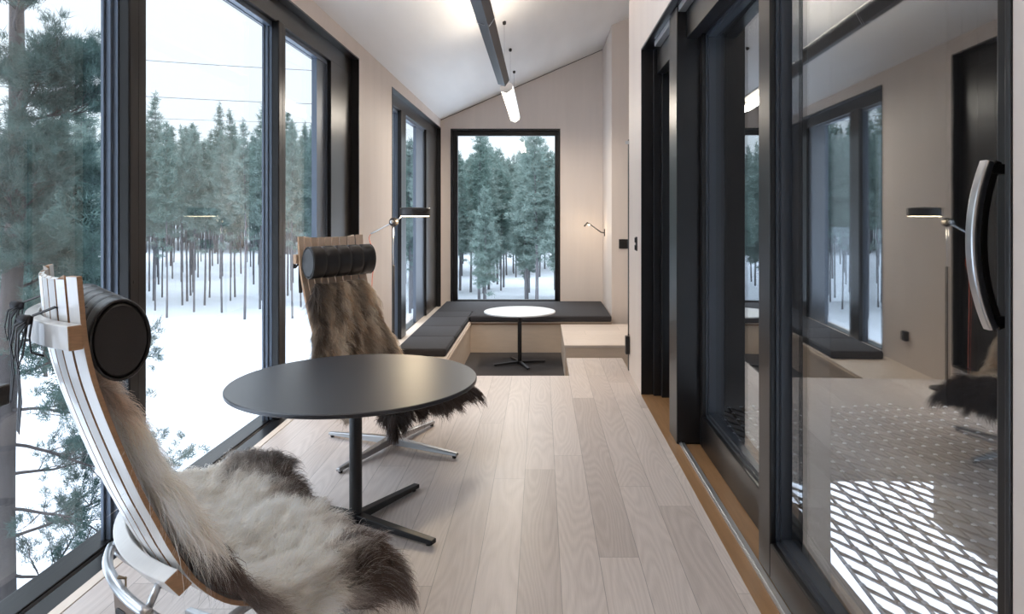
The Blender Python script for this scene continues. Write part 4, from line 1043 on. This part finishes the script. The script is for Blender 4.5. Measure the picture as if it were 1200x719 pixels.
# darker pines a little further off behind the big one
mp = pine_proto(31, 12.5, .22, 1.5, 3.4, M['bark'], M['foliagenear'], 'pine_tree', .8)
for k, (px, d, s, lab) in enumerate(((98, 21, .80, 'dark pine partly hidden by the near window post'), (55, 34, 1.0, 'dark pine just right of the big rough-barked trunk'), (-40, 22, 1.0, 'dark pine outside left of the picture edge'))):
    o = mp if k == 0 else copy_tree(mp); x = (px-VX)/FPX*d; o.location = (x, d, GZ); o.scale = (s, s, s); o.rotation_euler = (0, 0, k*2.1); tag(o, lab, 'tree')
# power lines: three wires across the sky
for k, (ya, yb, lab) in enumerate(((57, 84, 'topmost of the three power lines across the sky'), (104, 122, 'middle one of the three power lines across the sky'), (134, 143, 'lowest and faintest power line, just above the treetops'))):
    a = at(-120, ya-12, 34); b_ = at(440, yb+2, 40); m = MB()
    a0 = a; pts = []
    for i in range(13): f = i/12; p = a0.lerp(b_, f); p.z -= .5*math.sin(PI*f)*.4; pts.append(tuple(p))
    m.tube(pts, .018 if k < 2 else .011, 6); o = m.build('power_line', M['cable']); tag(o, lab, 'power line', 'power lines')

# ------------------------------------------------------------------ outside right: terrace net and the other wing
wg = empty('house_wing', (3.05, 4.0, -1.1)); tag(wg, 'black boarded house wing across the terrace, behind the glass doors', 'building')
inv = Matrix.Translation((-3.05, -4.0, 1.1))
m = MB()
for k in range(46):
    y0 = -3.0+k*.18; m.box(3.05, 3.08+(k % 2)*.008, y0, y0+.176, -1.1, 6.2)
m.xf(inv).build('board_facade', M['wing'], wg)
m = MB(); m.box(3.09, 6.5, -3.0, 5.28, -1.1, 6.2); m.xf(inv).build('body', M['wing'], wg)
m = MB(); m.box(1.05, 3.045, 5.10, 5.28, -.72, 6.2); m.xf(inv).build('end_wall', M['wing'], wg)
m = MB(); m.box(XO+.03, XO+.06, 2.56, 5.08, -1.15, -.30); m.box(XO+.03, XO+.13, 0.2, 5.08, -.30, -.10); o = m.build('terrace_beam', M['wingdeck']); tag(o, 'dark wooden beam carrying the terrace net outside the glass doors', 'beam')
net = MB(); X0, X1, Y0, Y1 = XO+.16, 3.0, .3, 5.08; zt = -.14
def nz(x, y): return zt-.03*math.sin(PI*min(1, max(0, (x-X0)/(X1-X0))))*math.sin(PI*min(1, max(0, (y-Y0)/(Y1-Y0))))
U = np.array((.71, -1))/1.226*.150; W_ = np.array((-.06, -1))/1.002*.140
O = np.array((1.9, 2.6)); knots = []
def line(start, step):
    run = []
    for k in range(-60, 61):
        p = start+step*k; ok = X0 < p[0] < X1 and Y0 < p[1] < Y1
        if ok: run.append((p[0], p[1], nz(*p)))
    if len(run) > 1: net.tube(run, 0.0080, 5, cap=False)
    return run
for k in range(-60, 61):
    line(O+U*k, W_); knots += line(O+W_*k, U)
r = empty('terrace_net', (2.0, 3.2, zt)); tag(r, 'rope safety net stretched over the open terrace outside the glass doors', 'net')
inv = Matrix.Translation((-2.0, -3.2, -zt)); net.xf(inv).build('rope_mesh', M['rope'], r)
kn = MB()
for x, y, z in knots: kn.tube([(x-.008, y+.010, z+.005), (x, y, z+.009), (x+.007, y-.010, z+.005)], [.005, .0075, .005], 6)
ko = kn.xf(inv).build('knot', M['knot'], r); ko['kind'] = 'stuff'
